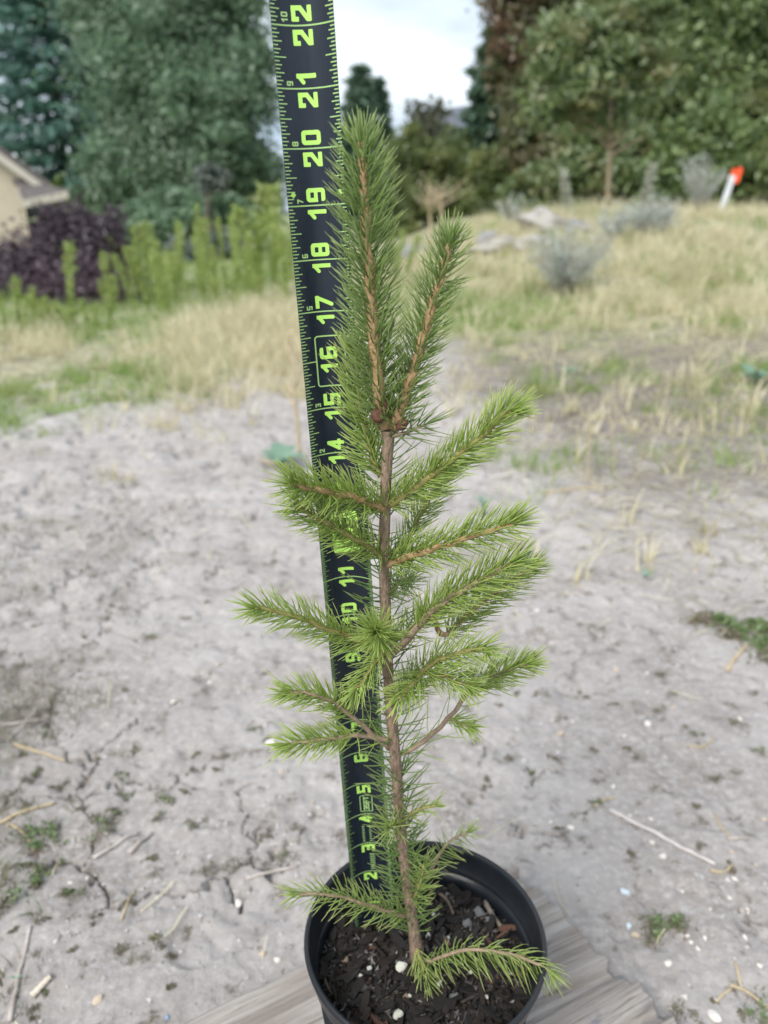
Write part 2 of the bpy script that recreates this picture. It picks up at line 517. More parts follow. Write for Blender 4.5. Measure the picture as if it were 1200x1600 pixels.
# ------------------------------------------------------------------ trees and houses beyond the field
def conifer(name, label, px, py_top, py_base, halfw, Y, mat, seed, group=None, n=9000, size=0.20):
    """spruce: whorls of drooping boughs on a straight trunk"""
    r_ = np.random.default_rng(seed)
    t = P(px, py_top, Y); k = mpp((py_top + py_base) / 2, Y)
    b = P(px, py_base, Y)
    bz = float(terrain(b[0], Y)) - 0.1
    H = t[2] - bz; R = halfw * k
    root = empty(name, (t[0], Y, bz))
    tt = r_.random(n) ** 0.75
    z = H * (0.04 + 0.96 * (1 - tt) * 1.0)
    f = 1 - z / H
    lev = np.round(f * H / 0.42) * 0.42 / H
    ang = r_.integers(0, 11, n) * 2 * math.pi / 11 + lev * 37 + r_.normal(0, 0.09, n)
    rr = R * (0.12 + f ** 0.85 * (0.85 + 0.25 * np.sin(ang * 3 + lev * 50)))
    q = r_.random(n) ** 0.6
    rad = rr * q
    zz = H * (1 - lev) - 0.32 * rad - 0.05 + r_.normal(0, 0.05, n) + 0.12 * R * q ** 3
    C = np.stack([np.cos(ang) * rad, np.sin(ang) * rad, np.clip(zz, 0.05, H)], 1) + r_.normal(0, 0.05, (n, 3))
    dro = np.stack([np.cos(ang), np.sin(ang), np.full(n, -0.25)], 1) * 1.2
    obj('crown', leaves_mesh('crown', C, size, r_, 0.2, 0.32, dro), mat, root)
    MB().tube([(0, 0, 0), (0, 0, H * 0.5), (0, 0, H * 0.98)], [0.16, 0.09, 0.015], 8).build('trunk', M_BARK, root, smooth=True)
    tag(root, label, 'tree', group)
    return root

conifer('spruce_tree', 'dark bluish spruce rising behind the beige house', 30, -260, 420, 175, 24, M_SPRUCE, 21, n=16000, size=0.34)
conifer('spruce_tree', 'dark spruce between the bluish spruce and the big leafy tree', 150, -190, 420, 110, 27, M_SPRUCE, 22, n=12000, size=0.34)
conifer('spruce_tree', 'small blue green spruce at the edge of the rust tinged tree', 775, 50, 330, 80, 22, M_SPRUCE2, 23, n=16000, size=0.36)
conifer('cypress_tree', 'pointed dark conifer standing far behind the tape measure against the sky', 562, 108, 330, 62, 34, M_SPRUCE2, 24, n=16000, size=0.5)
conifer('cypress_tree', 'narrow conifer at the shoulder of the pointed dark conifer', 592, 128, 330, 38, 35, M_SPRUCE2, 25, n=9000, size=0.5)

tree('maple_tree', 'large dark green leafy tree with sky gaps beside the tape measure', 'tree',
     [px_blob(300, 60, 120, 110, 19), px_blob(210, 120, 90, 110, 18.5), px_blob(330, 190, 105, 100, 18), px_blob(260, 250, 110, 90, 18),
      px_blob(375, 120, 55, 80, 19), px_blob(190, 20, 80, 80, 20), px_blob(290, -90, 140, 110, 19.5), px_blob(385, 290, 60, 70, 18.5), px_blob(200, 320, 70, 60, 18)],
     78000, 0.135, M_MAPLE, M_BARK, seed=31, limbs=9, trunk=(*P(290, 330, 19)[:2], 0.22), per=330, spread=0.19, shell=.3)
tree('leafy_shrub', 'dark green rounded shrub under the large leafy tree', 'shrub',
     [px_blob(290, 345, 60, 45, 15), px_blob(225, 350, 45, 35, 15.3), px_blob(350, 355, 50, 40, 15)], 9000, 0.14, M_MAPLE, M_BARK, seed=32, trunk=(*P(290, 380, 15)[:2], 0.05))
tree('leafy_shrub', 'pale grey green shrub behind the tall weeds', 'shrub',
     [px_blob(330, 285, 32, 22, 14.2), px_blob(300, 395, 55, 22, 12), px_blob(370, 380, 45, 26, 12)], 5000, 0.10,
     leafy('grey_green_leaf', (0.10, 0.13, 0.10), (0.20, 0.23, 0.20), None, 0.3), M_BARK, seed=33, trunk=(*P(330, 390, 12.5)[:2], 0.04))
tree('young_tree', 'bright lime leaf sprig behind the roof of the beige house', 'tree',
     [px_blob(90, 285, 22, 16, 17.6), px_blob(74, 300, 16, 12, 17.6)], 500, 0.12, M_LIME, M_BARK, seed=34, limbs=2, trunk=(*P(90, 330, 17.8)[:2], 0.03))

tree('rust_tinged_tree', 'tall broadleaf tree with rusty brown leaves at the edge of the sky', 'tree',
     [px_blob(830, 20, 70, 90, 19), px_blob(855, 130, 65, 100, 18.5), px_blob(880, -60, 110, 90, 19.5), px_blob(840, 230, 55, 70, 18), px_blob(800, 90, 38, 60, 19.2)],
     42000, 0.14, M_RUST, M_BARK, seed=41, limbs=7, trunk=(*P(870, 330, 19)[:2], 0.2), per=260, spread=.19, shell=.3)
tree('oak_tree', 'large dark green oak filling the sky above the flagged stake', 'tree',
     [px_blob(1010, 30, 130, 110, 18), px_blob(1130, 70, 120, 120, 17.5), px_blob(1060, 170, 110, 100, 17), px_blob(1170, 220, 90, 100, 16.5),
      px_blob(960, 120, 90, 110, 18), px_blob(1100, -100, 160, 110, 18.5), px_blob(1240, 60, 110, 140, 17)],
     82000, 0.135, M_OAK, M_BARK, seed=42, limbs=9, trunk=(*P(1060, 330, 18)[:2], 0.26), per=330, spread=0.19, shell=.3)
tree('leafy_shrub', 'dense green thicket at the foot of the oak beside the flagged stake', 'shrub',
     [px_blob(1150, 290, 90, 60, 13.5), px_blob(1060, 280, 70, 50, 14), px_blob(1200, 250, 60, 70, 13), px_blob(1010, 300, 60, 45, 14), px_blob(1080, 220, 90, 60, 14.5)],
     22000, 0.13, M_OAK, M_BARK, seed=43, trunk=(*P(1110, 330, 13.8)[:2], 0.06))
tree('leafy_shrub', 'green thicket behind the rocks and dry mound', 'shrub',
     [px_blob(900, 300, 70, 55, 14.5), px_blob(840, 300, 50, 55, 15), px_blob(960, 300, 70, 50, 14.5), px_blob(830, 345, 60, 25, 14), px_blob(930, 250, 70, 50, 15.2), px_blob(990, 240, 60, 60, 15)],
     20000, 0.14, M_OAK2, M_BARK, seed=44, trunk=(*P(890, 340, 14.7)[:2], 0.06))

def young_oak():
    b = P(950, 318, 10.2); z = float(terrain(b[0], b[1]))
    root = empty('young_oak_tree', (b[0], b[1], z))
    r_ = np.random.default_rng(45)
    blobs = [px_blob(905, 140, 80, 60, 10.4), px_blob(985, 115, 75, 55, 10.6), px_blob(930, 60, 80, 50, 10.6), px_blob(850, 180, 45, 25, 10.2), px_blob(960, 185, 40, 18, 10.4), px_blob(1000, 40, 70, 50, 10.7), px_blob(870, 90, 55, 45, 10.6)]
    o = np.array([b[0], b[1], z])
    C = np.vstack([clump_points(blobs, 6000, r_, 200, 0.26, .5), clump_points(blobs, 6000, r_, 34, 0.24, .6)])
    obj('crown', leaves_mesh('crown', C - o, 0.10, r_), M_OAK2, root)
    mb = MB()
    t = P(955, 150, 10.3) - o
    pale = plain('pale_bark', (0.33, 0.26, 0.17), 0.9, (0.2, 0.16, 0.11), 30)
    mb.tube(spline([(0, 0, 0), P(952, 255, 10.2) - o, t], 8), np.linspace(0.036, 0.022, 8), 8)
    for (x0, y0, x1, y1) in ((952, 235, 912, 200), (952, 222, 925, 188), (953, 235, 990, 200), (953, 222, 985, 185), (953, 210, 900, 180), (954, 245, 1005, 215)):
        mb.tube(spline([P(x0, y0, 10.2) - o, P((x0 * 2 + x1) / 3, (y0 + y1) / 2 + 2, 10.15) - o, P(x1, y1, 10.1) - o], 5), np.linspace(0.018, 0.006, 5), 5)
    mb.build('trunk', pale, root, smooth=True)
    tag(root, 'young oak with slim pale trunk and bare lower twigs above the dry grass', 'tree')
young_oak()

for i, (cx, cy, rx, ry, Y, lb) in enumerate([
        (640, 265, 42, 62, 20, 'dark olive juniper beside the leading shoot of the sapling'),
        (700, 268, 55, 58, 20.5, 'broad dark olive juniper below the distant grey roof'),
        (768, 285, 48, 55, 19.5, 'dark juniper between the distant grey roof and the rocks'),
        (610, 320, 36, 45, 18.5, 'low dark juniper half hidden behind the leading shoot')]):
    tree('juniper_tree', lb, 'tree', [px_blob(cx, cy, rx, ry, Y), px_blob(cx - 18, cy + 45, rx * .9, ry * .7, Y - .3), px_blob(cx + 15, cy + 50, rx * .9, ry * .65, Y - .4)],
         16000, 0.13, M_JUNIPER, M_BARK, seed=50 + i, aspect=0.35, up=0.1, trunk=(*P(cx, cy + 60, Y)[:2], 0.12), group='junipers across the middle distance')
tree('distant_tree', 'thin pale tree against the sky in front of the distant grey roof', 'tree',
     [px_blob(668, 205, 30, 32, 36), px_blob(655, 190, 16, 30, 36), px_blob(680, 175, 18, 22, 36), px_blob(700, 225, 22, 22, 36)], 1500, 0.26, M_FAR, M_BARK, seed=60, trunk=(*P(668, 330, 36)[:2], 0.14), per=12, spread=0.28)

M_STUCCO = plain('beige_stucco', (0.47, 0.41, 0.32), 0.9, (0.42, 0.365, 0.285), 3, 0.3, 60, bdist=0.01)
M_SHINGLE = plain('grey_brown_shingle', (0.13, 0.115, 0.11), 0.85, (0.09, 0.08, 0.08), 6, 0.5, 20, bdist=0.02)
M_TRIM = plain('cream_trim', (0.45, 0.41, 0.35), 0.6, (0.40, 0.365, 0.31), 2)

def house():
    Y0 = 16.2
    g = float(terrain(-9, Y0)) - 0.4
    root = empty('beige_house', (P(-200, 300, Y0)[0], Y0, g)); o = np.array(root.location)
    def Q(x, y, Y): return P(x, y, Y) - o
    apex, er, el = Q(-200, 100, Y0), Q(72, 297, Y0), Q(-472, 297, Y0)
    wr, wl_ = Q(30, 267, Y0 + .35), Q(-430, 267, Y0 + .35)
    ap2 = Q(-200, 103, Y0 + .35)
    gz = 0.0
    D = 9.0
    A = [(wl_[0], .35, gz), (wr[0], .35, gz), (wr[0], .35, wr[2]), (ap2[0], .35, ap2[2]), (wl_[0], .35, wl_[2])]
    MB().prism(A, [(x - .56 * D, y + D, z) for x, y, z in A]).build('wall', M_STUCCO, root)
    roof = None
    for e in (er, el):
        s = np.array([(apex - e)[2], 0, -(apex - e)[0]]); s /= np.linalg.norm(s); s = s if s[2] > 0 else -s
        A = [apex + s * .02, e + s * .02, e + s * .17, apex + s * .17]
        r1 = MB().prism(A, [p + np.array([-.56 * (D + .8), D + .8, 0]) for p in A]).build('roof', M_SHINGLE, root)
        A = [apex - s * .07 - np.array([0, .04, 0]), e - s * .07 - np.array([0, .04, 0]), e + s * .06 - np.array([0, .04, 0]), apex + s * .06 - np.array([0, .04, 0])]
        MB().prism(A, [p + np.array([0, .05, 0]) for p in A]).build('rake_board', M_TRIM, r1)
    # little shingled return roof below the end of the rake, with its gutter
    a, b_, c, d = Q(20, 284, Y0 + .30), Q(74, 300, Y0 + .25), Q(110, 302, Y0 - .35), Q(40, 317, Y0 - .45)
    t = np.array([0, 0, .06])
    low = MB().prism([a, b_, c, d], [p + t for p in (a, b_, c, d)]).build('return_roof', M_SHINGLE, root)
    f = np.array([0, -.04, 0]); dn = np.array([0, 0, -.09])
    u = np.array([0, 0, .045])
    MB().prism([d + f + u, c + f + u, c + f + dn, d + f + dn], [p + np.array([0, -.09, 0]) for p in (d + f + u, c + f + u, c + f + dn, d + f + dn)]).build('gutter', M_TRIM, low)
    e0 = Q(22, 290, Y0 + .2)
    MB().prism([Q(24, 296, Y0 - .1), Q(34, 322, Y0 - .1), Q(42, 322, Y0 - .1), Q(30, 292, Y0 - .1)],
               [p + np.array([0, .3, 0]) for p in (Q(24, 296, Y0 - .1), Q(34, 322, Y0 - .1), Q(42, 322, Y0 - .1), Q(30, 292, Y0 - .1))]).build('soffit_board', M_TRIM, low)
    w2 = Q(62, 320, Y0 + 1.0)
    MB().box((wr[0] + .003, 1.0, gz), (w2[0], D - 1, Q(62, 309, Y0 + 1.0)[2])).build('side_wall', M_STUCCO, root)
    tag(root, 'beige stucco house end with grey shingle roof and cream gutter', 'house')
house()

def far_house():
    Y0 = 42
    a = P(705, 235, Y0); g = float(terrain(a[0], Y0))
    root = empty('distant_house', (a[0], Y0, g)); o = np.array(root.location)
    Q = lambda x, y, Y=Y0: P(x, y, Y) - o
    w = [Q(670, 222), Q(800, 222)]
    MB().box((w[0][0], 0, 0), (w[1][0], 8, w[0][2])).build('wall', plain('pale_siding', (0.42, 0.42, 0.42), 0.8), root)
    e0, e1, r0, r1 = Q(660, 219, Y0 - .5), Q(810, 214, Y0 - .5), Q(690, 179, Y0 + 3.5), Q(810, 160, Y0 + 3.5)
    t = np.array([0, 0, .25])
    MB().prism([e0, e1, r1, r0], [p + t for p in (e0, e1, r1, r0)]).build('roof', plain('slate_blue_shingle', (0.14, 0.15, 0.18), 0.8, (0.11, 0.12, 0.15), 2), root)
    tag(root, 'distant house with slate grey roof seen between the trees', 'house')
far_house()

# ------------------------------------------------------------------ weeds, shrubs, rocks and the stake in the field
tree('purple_smoke_bush', 'dark purple leaved bush in front of the beige house', 'bush',
     [px_blob(75, 418, 72, 52, 6.4), px_blob(150, 390, 50, 50, 6.6), px_blob(15, 425, 45, 45, 6.3), px_blob(110, 455, 80, 50, 6.1), px_blob(30, 470, 55, 45, 6.1), px_blob(172, 362, 26, 34, 6.7), px_blob(170, 430, 40, 45, 6.4), px_blob(95, 352, 34, 30, 6.6), px_blob(130, 345, 20, 30, 6.7)],
     19000, 0.050, M_PURPLE, M_BARK, seed=71, trunk=(*P(85, 470, 6.4)[:2], 0.03), limbs=7, per=16, spread=0.26, up=0.1, aspect=.4)

M_WEED = leafy('feathery_weed_leaf', (0.26, 0.36, 0.075), (0.44, 0.53, 0.15), (0.40, 0.43, 0.14), 0.45, nscale=4)
M_WEEDSTEM = plain('weed_stem', (0.20, 0.26, 0.09), 0.7)
def weed_meshes(seed, h=1.0, bushy=1.0):
    """upright feathery weed one metre tall: stem and narrow leaves, tip plume"""
    r_ = np.random.default_rng(seed)
    bend = r_.normal(0, 0.05, 2)
    pts = spline([(0, 0, 0), (bend[0] * .3, bend[1] * .3, .5), (bend[0], bend[1], 1.0)], 8)
    sm = MB().tube(pts, np.linspace(0.006, 0.0018, 8), 6)
    n = int(330 * bushy)
    t = r_.uniform(0.04, 1, n) ** 0.8
    c = np.stack([np.interp(t, np.linspace(0, 1, 8), pts[:, i]) for i in range(3)], 1)
    a = r_.uniform(0, 6.283, n)
    rr = (0.022 + 0.030 * np.sin(np.clip((t - .55) / .45, 0, 1) * math.pi)) * bushy * r_.uniform(0.2, 1, n)
    C = c + np.stack([np.cos(a) * rr, np.sin(a) * rr, rr * 0.9], 1)
    dro = np.stack([np.cos(a), np.sin(a), np.full(n, 1.9)], 1)
    return sm.mesh('stem'), leaves_mesh('foliage', C, 0.085, r_, 0.1, 0.12, dro)
WV = [weed_meshes(80 + i, bushy=b) for i, b in enumerate((0.8, 1.0, 1.25, 1.6))]
def weed(px, ptop, pbase, v, label, group=None, wide=1.0, Y=None):
    if Y is None:
        g = G(px, pbase); Y = g[1]
    top = P(px, ptop, Y); z = float(terrain(top[0], Y))
    root = empty('tall_weed', (top[0], Y, z - 0.01))
    s = max(0.15, top[2] - z)
    root.scale = (wide * s ** .5, wide * s ** .5, s); root.rotation_euler = (random.uniform(-.12, .12), random.uniform(-.16, .16), random.uniform(0, 6))
    obj('stem', WV[v][0], M_WEEDSTEM, root); obj('foliage', WV[v][1], M_WEED, root)
    tag(root, label, 'weed', group)
weed(385, 284, 470, 3, 'tallest bushy lime green weed with a broad plume beside the tape', wide=1.7)
weed(404, 318, 470, 2, 'broad plumed weed crowding the tallest lime green weed', wide=1.4)
weed(300, 318, 470, 0, 'thin lone weed spire rising above the weed bank before the dark shrub', wide=.9)
weed(218, 352, 485, 0, 'slender leaning weed spire at the edge of the purple bush', wide=1.0)
weed(92, 378, 515, 1, 'thick clubbed weed stalk standing in front of the purple bush', wide=1.2)
weed(160, 428, 512, 1, 'short flat topped weed in front of the purple bush', wide=1.3)
weed(18, 432, 520, 1, 'tall weed before the purple bush at the frame edge', wide=1.2)
weed(50, 445, 520, 0, 'slim weed between the two stalks before the purple bush', wide=1.0)
random.seed(5)
for i in range(84):
    px = random.uniform(150, 452); t = (px - 150) / 300
    base = random.uniform(452, 505) - 18 * t
    top = base - (30 + 110 * random.random() ** 1.6) * (0.8 + 0.35 * t) * (1.1 if base < 475 else 0.9)
    weed(px, max(top, 352 - 20 * t), base, random.choice((0, 1, 1, 2, 3)), 'feathery bright green weed in the bank behind the dry grass', 'weeds of the green bank', wide=random.uniform(0.6, 1.25))
for i in range(16):
    px = random.uniform(-30, 150)
    weed(px, random.uniform(455, 490), random.uniform(510, 530), random.choice((0, 1)), 'low green weed at the foot of the purple bush', 'low weeds before the purple bush', wide=1.1)
for i in range(9):
    px = random.uniform(505, 640)
    weed(px, random.uniform(360, 400), random.uniform(432, 448), random.choice((1, 2)), 'green weed glimpsed behind the tape and leading shoot', 'weeds behind the tape', wide=1.2)

M_SAGE = leafy('sagebrush_leaf', (0.40, 0.44, 0.39), (0.58, 0.61, 0.56), None, 0.35)
M_SAGESTEM = plain('sage_stem', (0.30, 0.28, 0.24), 0.9)
def sagebrush(px, py, w, h, Y, n, seed, label, upright=0.5):
    r_ = np.random.default_rng(seed)
    c = P(px, py, Y); z = float(terrain(c[0], Y)); k = mpp(py, Y)
    root = empty('sagebrush', (c[0], Y, z))
    R, H = w * k / 2, h * k
    mb = MB(); C = []; D = []
    for i in range(n):
        a = r_.uniform(0, 6.283); q = r_.random() ** .6
        e = np.array([math.cos(a) * R * q, math.sin(a) * R * q, H * (1 - 0.55 * q * q * (1 - upright)) * r_.uniform(.55, 1.05)])
        s = np.array([math.cos(a), math.sin(a), 0]) * R * .1 * r_.random()
        pts = spline([s, (s + e) / 2 + np.array([0, 0, .06 * H]), e], 5)
        mb.tube(pts, np.linspace(0.004, 0.0012, 5), 4, cap=False)
        m = 24
        t = r_.uniform(.3, 1.02, m)
        pp = s + (e - s) * t[:, None] + r_.normal(0, .022, (m, 3)); C.append(pp)
        D.append(np.tile((e - s) / np.linalg.norm(e - s), (m, 1)) * 1.1)
    mb.build('stems', M_SAGESTEM, root)['kind'] = 'stuff'
    obj('foliage', leaves_mesh('foliage', np.vstack(C), 0.034, r_, .3, .26, np.vstack(D)), M_SAGE, root)
    tag(root, label, 'shrub')
sagebrush(885, 440, 150, 110, 5.6, 90, 91, 'airy grey blue sagebrush on the grassy slope below the rocks', .5)
sagebrush(1015, 385, 110, 62, 7.2, 90, 92, 'low rounded grey sagebrush on the dry mound', .2)
sagebrush(1095, 318, 80, 85, 8.8, 60, 93, 'tall upright grey sagebrush next to the flagged stake', .9)
sagebrush(800, 352, 70, 45, 9.2, 24, 94, 'pale grey brush among the rocks above the airy sagebrush', .5)
sagebrush(955, 395, 60, 60, 7.0, 30, 95, 'thin grey brush beside the rounded sagebrush', .7)

M_ROCK = plain('pale_tan_rock', (0.43, 0.405, 0.37), 0.9, (0.27, 0.25, 0.225), 6, 0.7, 14, bdist=0.03)
M_ROCK2 = plain('grey_rock', (0.30, 0.30, 0.31), 0.9, (0.21, 0.21, 0.22), 6, 0.7, 14, bdist=0.03)
def rock_mesh(name, r_, sx, sy, sz, sub=3, rough=0.16, flat=0.75):
    bm = bmesh.new(); bmesh.ops.create_icosphere(bm, subdivisions=sub, radius=1.0)
    ax = r_.normal(size=(9, 3)); ax /= np.linalg.norm(ax, axis=1)[:, None]; lim = r_.uniform(flat, 0.98, 9)
    ph = r_.uniform(0, 6, 3)
    for v in bm.verts:
        p = np.array(v.co)
        for a, l in zip(ax, lim):
            d = p @ a
            if d > l: p = p - a * (d - l) * .85
        p = p * (1 + rough * .5 * math.sin(p[0] * 3 + ph[0]) * math.cos(p[1] * 4 + ph[1]) + rough * .25 * math.sin(p[2] * 7 + ph[2] + p[0] * 5))
        v.co = (p[0] * sx, p[1] * sy, p[2] * sz)
    me = bpy.data.meshes.new(name); bm.to_mesh(me); bm.free()
    for p in me.polygons: p.use_smooth = sub > 2
    return me
r_ = np.random.default_rng(100)
for (px, py, w, h, Y, mt, lb) in [
        (858, 352, 120, 50, 7.9, M_ROCK, 'largest pale boulder on the dry mound'),
        (780, 378, 95, 34, 7.6, M_ROCK, 'long flat pale rock below the large boulder'),
        (765, 364, 40, 30, 7.9, M_ROCK2, 'small blue grey rock on the long flat pale rock'),
        (832, 384, 66, 34, 7.3, M_ROCK, 'rounded tan rock in front of the large boulder'),
        (905, 362, 60, 36, 7.6, M_ROCK2, 'grey rock against the side of the large boulder'),
        (652, 385, 70, 20, 10.2, M_ROCK2, 'low grey rock behind the second shoot of the sapling'),
        (730, 378, 50, 18, 9.4, M_ROCK, 'low pale rock below the dead umbrella stalks'),
        (945, 362, 40, 20, 8.3, M_ROCK, 'small pale rock in the grass under the young oak')]:
    c = P(px, py, Y); k = mpp(py, Y); z = float(terrain(c[0], Y))
    o = obj('rock', rock_mesh('rock', r_, w * k / 2, w * k * .4, h * k * .55, 4, .34, .52), mt, loc=(c[0], Y, max(z - h * k * .05, c[2] - h * k * .45)))
    o.rotation_euler = (r_.uniform(-.15, .15), r_.uniform(-.15, .15), r_.uniform(-.4, .4))
    tag(o, lb, 'rock', 'rocks on the dry mound')

M_MULLEIN = leafy('mullein_spike', (0.36, 0.38, 0.29), (0.52, 0.53, 0.44), None, 0.25)
def mullein(x0, y0, x1, y1, Y, w, label, seed):
    r_ = np.random.default_rng(seed)
    b = P(x0, y0, Y); t = P(x1, y1, Y); z = float(terrain(b[0], Y))
    root = empty('mullein_stalk', (b[0], Y, z)); o = np.array(root.location)
    v = t - o; n = 260; k = mpp(y0, Y) * w / 2
    MB().tube([np.zeros(3), v * .5, v], [.012, .01, .005], 6).build('stem', M_SAGESTEM, root, smooth=True)
    tt = r_.uniform(.08, 1, n); a = r_.uniform(0, 6.28, n)
    C = v[None] * tt[:, None] + np.stack([np.cos(a), np.sin(a), np.zeros(n)], 1) * (k * (1.15 - .55 * tt))[:, None]
    obj('flower_spike', leaves_mesh('flower_spike', C, .045, r_, .1, .5, np.stack([np.cos(a), np.sin(a), np.full(n, .9)], 1)), M_MULLEIN, root)
    tag(root, label, 'weed')
mullein(1003, 330, 1020, 256, 8.4, 17, 'pale mullein spike leaning beside the young oak', 101)
mullein(888, 330, 880, 264, 8.6, 14, 'thin crooked grey mullein spike above the large boulder', 102)
mullein(800, 345, 790, 318, 8.8, 9, 'short grey spike above the pale rocks', 103)

def stake():
    Y = 8.6
    b = P(1125, 331, Y); t = P(1149, 264, Y); z = float(terrain(b[0], Y))
    root = empty('marker_stake', (b[0], Y, z)); o = np.array(root.location)
    v = t - o; d, u, w = rot_frame(v)
    side = np.array([1, 0, 0]) - d * d[0]; side /= np.linalg.norm(side); fw = np.cross(d, side)
    hw, ht = .028, .009
    A = [side * hw + fw * ht, -side * hw + fw * ht, -side * hw - fw * ht, side * hw - fw * ht]
    a0 = [p - d * .06 for p in A]; a1 = [p + v * .86 for p in A]; a2 = [p * .9 + v for p in A]
    MB().prism(a0, a1).build('lath', plain('white_painted_lath', (0.72, 0.74, 0.76), 0.7, (0.62, 0.63, 0.64), 9), root)
    B = [p * 1.04 for p in A]
    MB().prism([p + v * .862 for p in A], [p + v for p in A]).build('painted_tip', plain('orange_paint', (0.85, 0.10, 0.03), 0.6), root)
    mb = MB(); n = 5
    rows = []
    for i in range(n + 1):
        s = i / n
        c = v * .93 + side * (hw + .042 * s) + fw * (.016 * math.sin(s * 5))
        rows += [c + d * (.075 - .035 * s), c - d * (.10 - .01 * s), ]
    bk = [p + fw * .003 for p in rows]
    F = [(2 * i, 2 * i + 1, 2 * i + 3, 2 * i + 2) for i in range(n)]
    mb.add(rows, F).add(bk, [tuple(reversed(f)) for f in F])
    mb.build('flagging_ribbon', plain('orange_flagging', (0.90, 0.11, 0.035), 0.5), root, smooth=True)
    tag(root, 'white wooden stake with an orange flagging ribbon, leaning before the oak thicket', 'stake')
stake()

M_STRAW = leafy('dry_straw', (0.56, 0.50, 0.31), (0.78, 0.72, 0.50), (0.50, 0.45, 0.26), 0.35, nscale=2)
M_STALK = plain('bleached_stalk', (0.50, 0.42, 0.28), 0.8, (0.40, 0.32, 0.20), 40)
M_GRASS = leafy('field_grass', (0.17, 0.27, 0.05), (0.31, 0.43, 0.10), (0.29, 0.34, 0.10), 0.45, nscale=3)

def umbrella_stalk(px, pb, pt, Y, label, seed, lean=0, n=22, spread=48, rise=34):
    r_ = np.random.default_rng(seed)
    b = P(px, pb, Y); z = float(terrain(b[0], Y)); k = mpp(pt, Y)
    root = empty('dead_weed_stalk', (b[0], Y, z)); o = np.array(root.location)
    t = P(px + lean, pt, Y) - o
    MB().tube(spline([(0, 0, 0), t * .5 + np.array([.02, 0, 0]), t], 7), np.linspace(.024, .013, 7), 7).build('stem', M_STALK, root, smooth=True)
    for i in range(n):
        a = r_.uniform(0, 6.28); q = r_.uniform(.4, 1)
        s = t * r_.uniform(.72, 1.0)
        e = s + np.array([math.cos(a) * q * spread * k, math.sin(a) * q * spread * k, rise * k * r_.uniform(.5, 1.1)])
        m = (s + e) / 2 + np.array([0, 0, -.1 * rise * k])
        MB().tube(spline([s, m, e], 5), np.linspace(.006, .0025, 5), 4).build('dry_branch', M_STALK, root, smooth=True)
    tag(root, label, 'weed')
umbrella_stalk(672, 378, 312, 9.6, 'grey dead umbrella shaped weed stalk behind the second shoot', 111, lean=-3)
umbrella_stalk(688, 378, 305, 9.4, 'tan dead umbrella shaped weed stalk beside the grey dead stalk', 112, lean=0)

def dead_stalk(pts, Y, label, r0=.004, extra=()):
    b = P(*pts[0], Y); z = float(terrain(b[0], Y))
    root = empty('dead_weed_stalk', (b[0], Y, z)); o = np.array(root.location)
    q = [P(*p, Y) - o for p in pts]; q[0] = np.array([0, 0, -.01])
    MB().tube(spline(q, 12), np.linspace(r0, r0 * .5, 12), 7).build('stem', M_STALK, root, smooth=True)
    for e in extra:
        MB().tube(spline([P(*p, Y + dy) - o for p, dy in zip(e, (0, .03, .06))], 7), np.linspace(r0 * .6, r0 * .2, 7), 5).build('dry_branch', M_STALK, root, smooth=True)
    tag(root, label, 'weed')
dead_stalk([(469, 716), (465, 660), (460, 620), (461, 570), (457, 515)], G(469, 716)[1], 'pale forked dead stalk standing in dry grass beside the tape', .0065,
           [[(461, 622), (450, 600), (441, 585)], [(460, 610), (470, 585), (476, 555)], [(462, 640), (452, 622), (447, 612)], [(461, 575), (452, 550), (444, 530)]])
dead_stalk([(918, 752), (920, 700), (921, 650)], G(918, 752)[1], 'pale straight dead stalk on bare soil past the upper right branch', .0030, [[(920, 700), (926, 675), (933, 650)]])
dead_stalk([(1166, 678), (1172, 640), (1180, 605)], G(1166, 678)[1], 'thin bent straw stalk below the broad leaved weed at the field edge', .0026)
dead_stalk([(962, 735), (958, 690), (952, 640)], G(962, 735)[1], 'thin leaning dead stalk next to the pale straight dead stalk', .0022)

M_BROAD = leafy('blue_green_leaf', (0.13, 0.24, 0.15), (0.22, 0.36, 0.25), None, 0.3)
def broadleaf(px, py, span, label, seed, n=6, rise=.5):
    r_ = np.random.default_rng(seed)
    g = G(px, py); k = mpp(py, g[1])
    root = empty('broadleaf_weed', g)
    for i in range(n):
        a = i * 6.283 / n + r_.uniform(-.4, .4); L = span * k * r_.uniform(.35, .62); W = L * .42
        d = np.array([math.cos(a), math.sin(a), 0]); s = np.array([-d[1], d[0], 0])
        V = []; F = []
        for j in range(7):
            t = j / 6; w = W * math.sin(math.pi * min(1, .08 + t * .92)) * .5 * (1 if t < 1 else 0.05)
            c = d * L * t + np.array([0, 0, .01 + L * rise * math.sin(t * 2.2)])
            V += [c - s * w + np.array([0, 0, .12 * w]), c, c + s * w + np.array([0, 0, .12 * w])]
        for j in range(6):
            F += [(3*j, 3*j+1, 3*j+4, 3*j+3), (3*j+1, 3*j+2, 3*j+5, 3*j+4)]
        MB().add(V, F).build('leaf', M_BROAD, root, smooth=True)
    tag(root, label, 'weed')
broadleaf(440, 735, 95, 'bluish broad leaved weed at the foot of the forked dead stalk', 121, 7)
broadleaf(890, 586, 46, 'small pale broad leaved weed alone on the slope', 122, 5, .35)
broadleaf(1180, 602, 80, 'broad leaved weed at the field edge beside a straw stalk', 123, 6)
broadleaf(755, 806, 34, 'tiny upright green weed behind the right hand branches', 124, 4, 1.2)
broadleaf(28, 1541, 22, 'tiny round leaved green seedling on the grey stick', 125, 2, .3)
broadleaf(1006, 908, 26, 'tiny green seedling on the bare soil', 126, 4, .5)

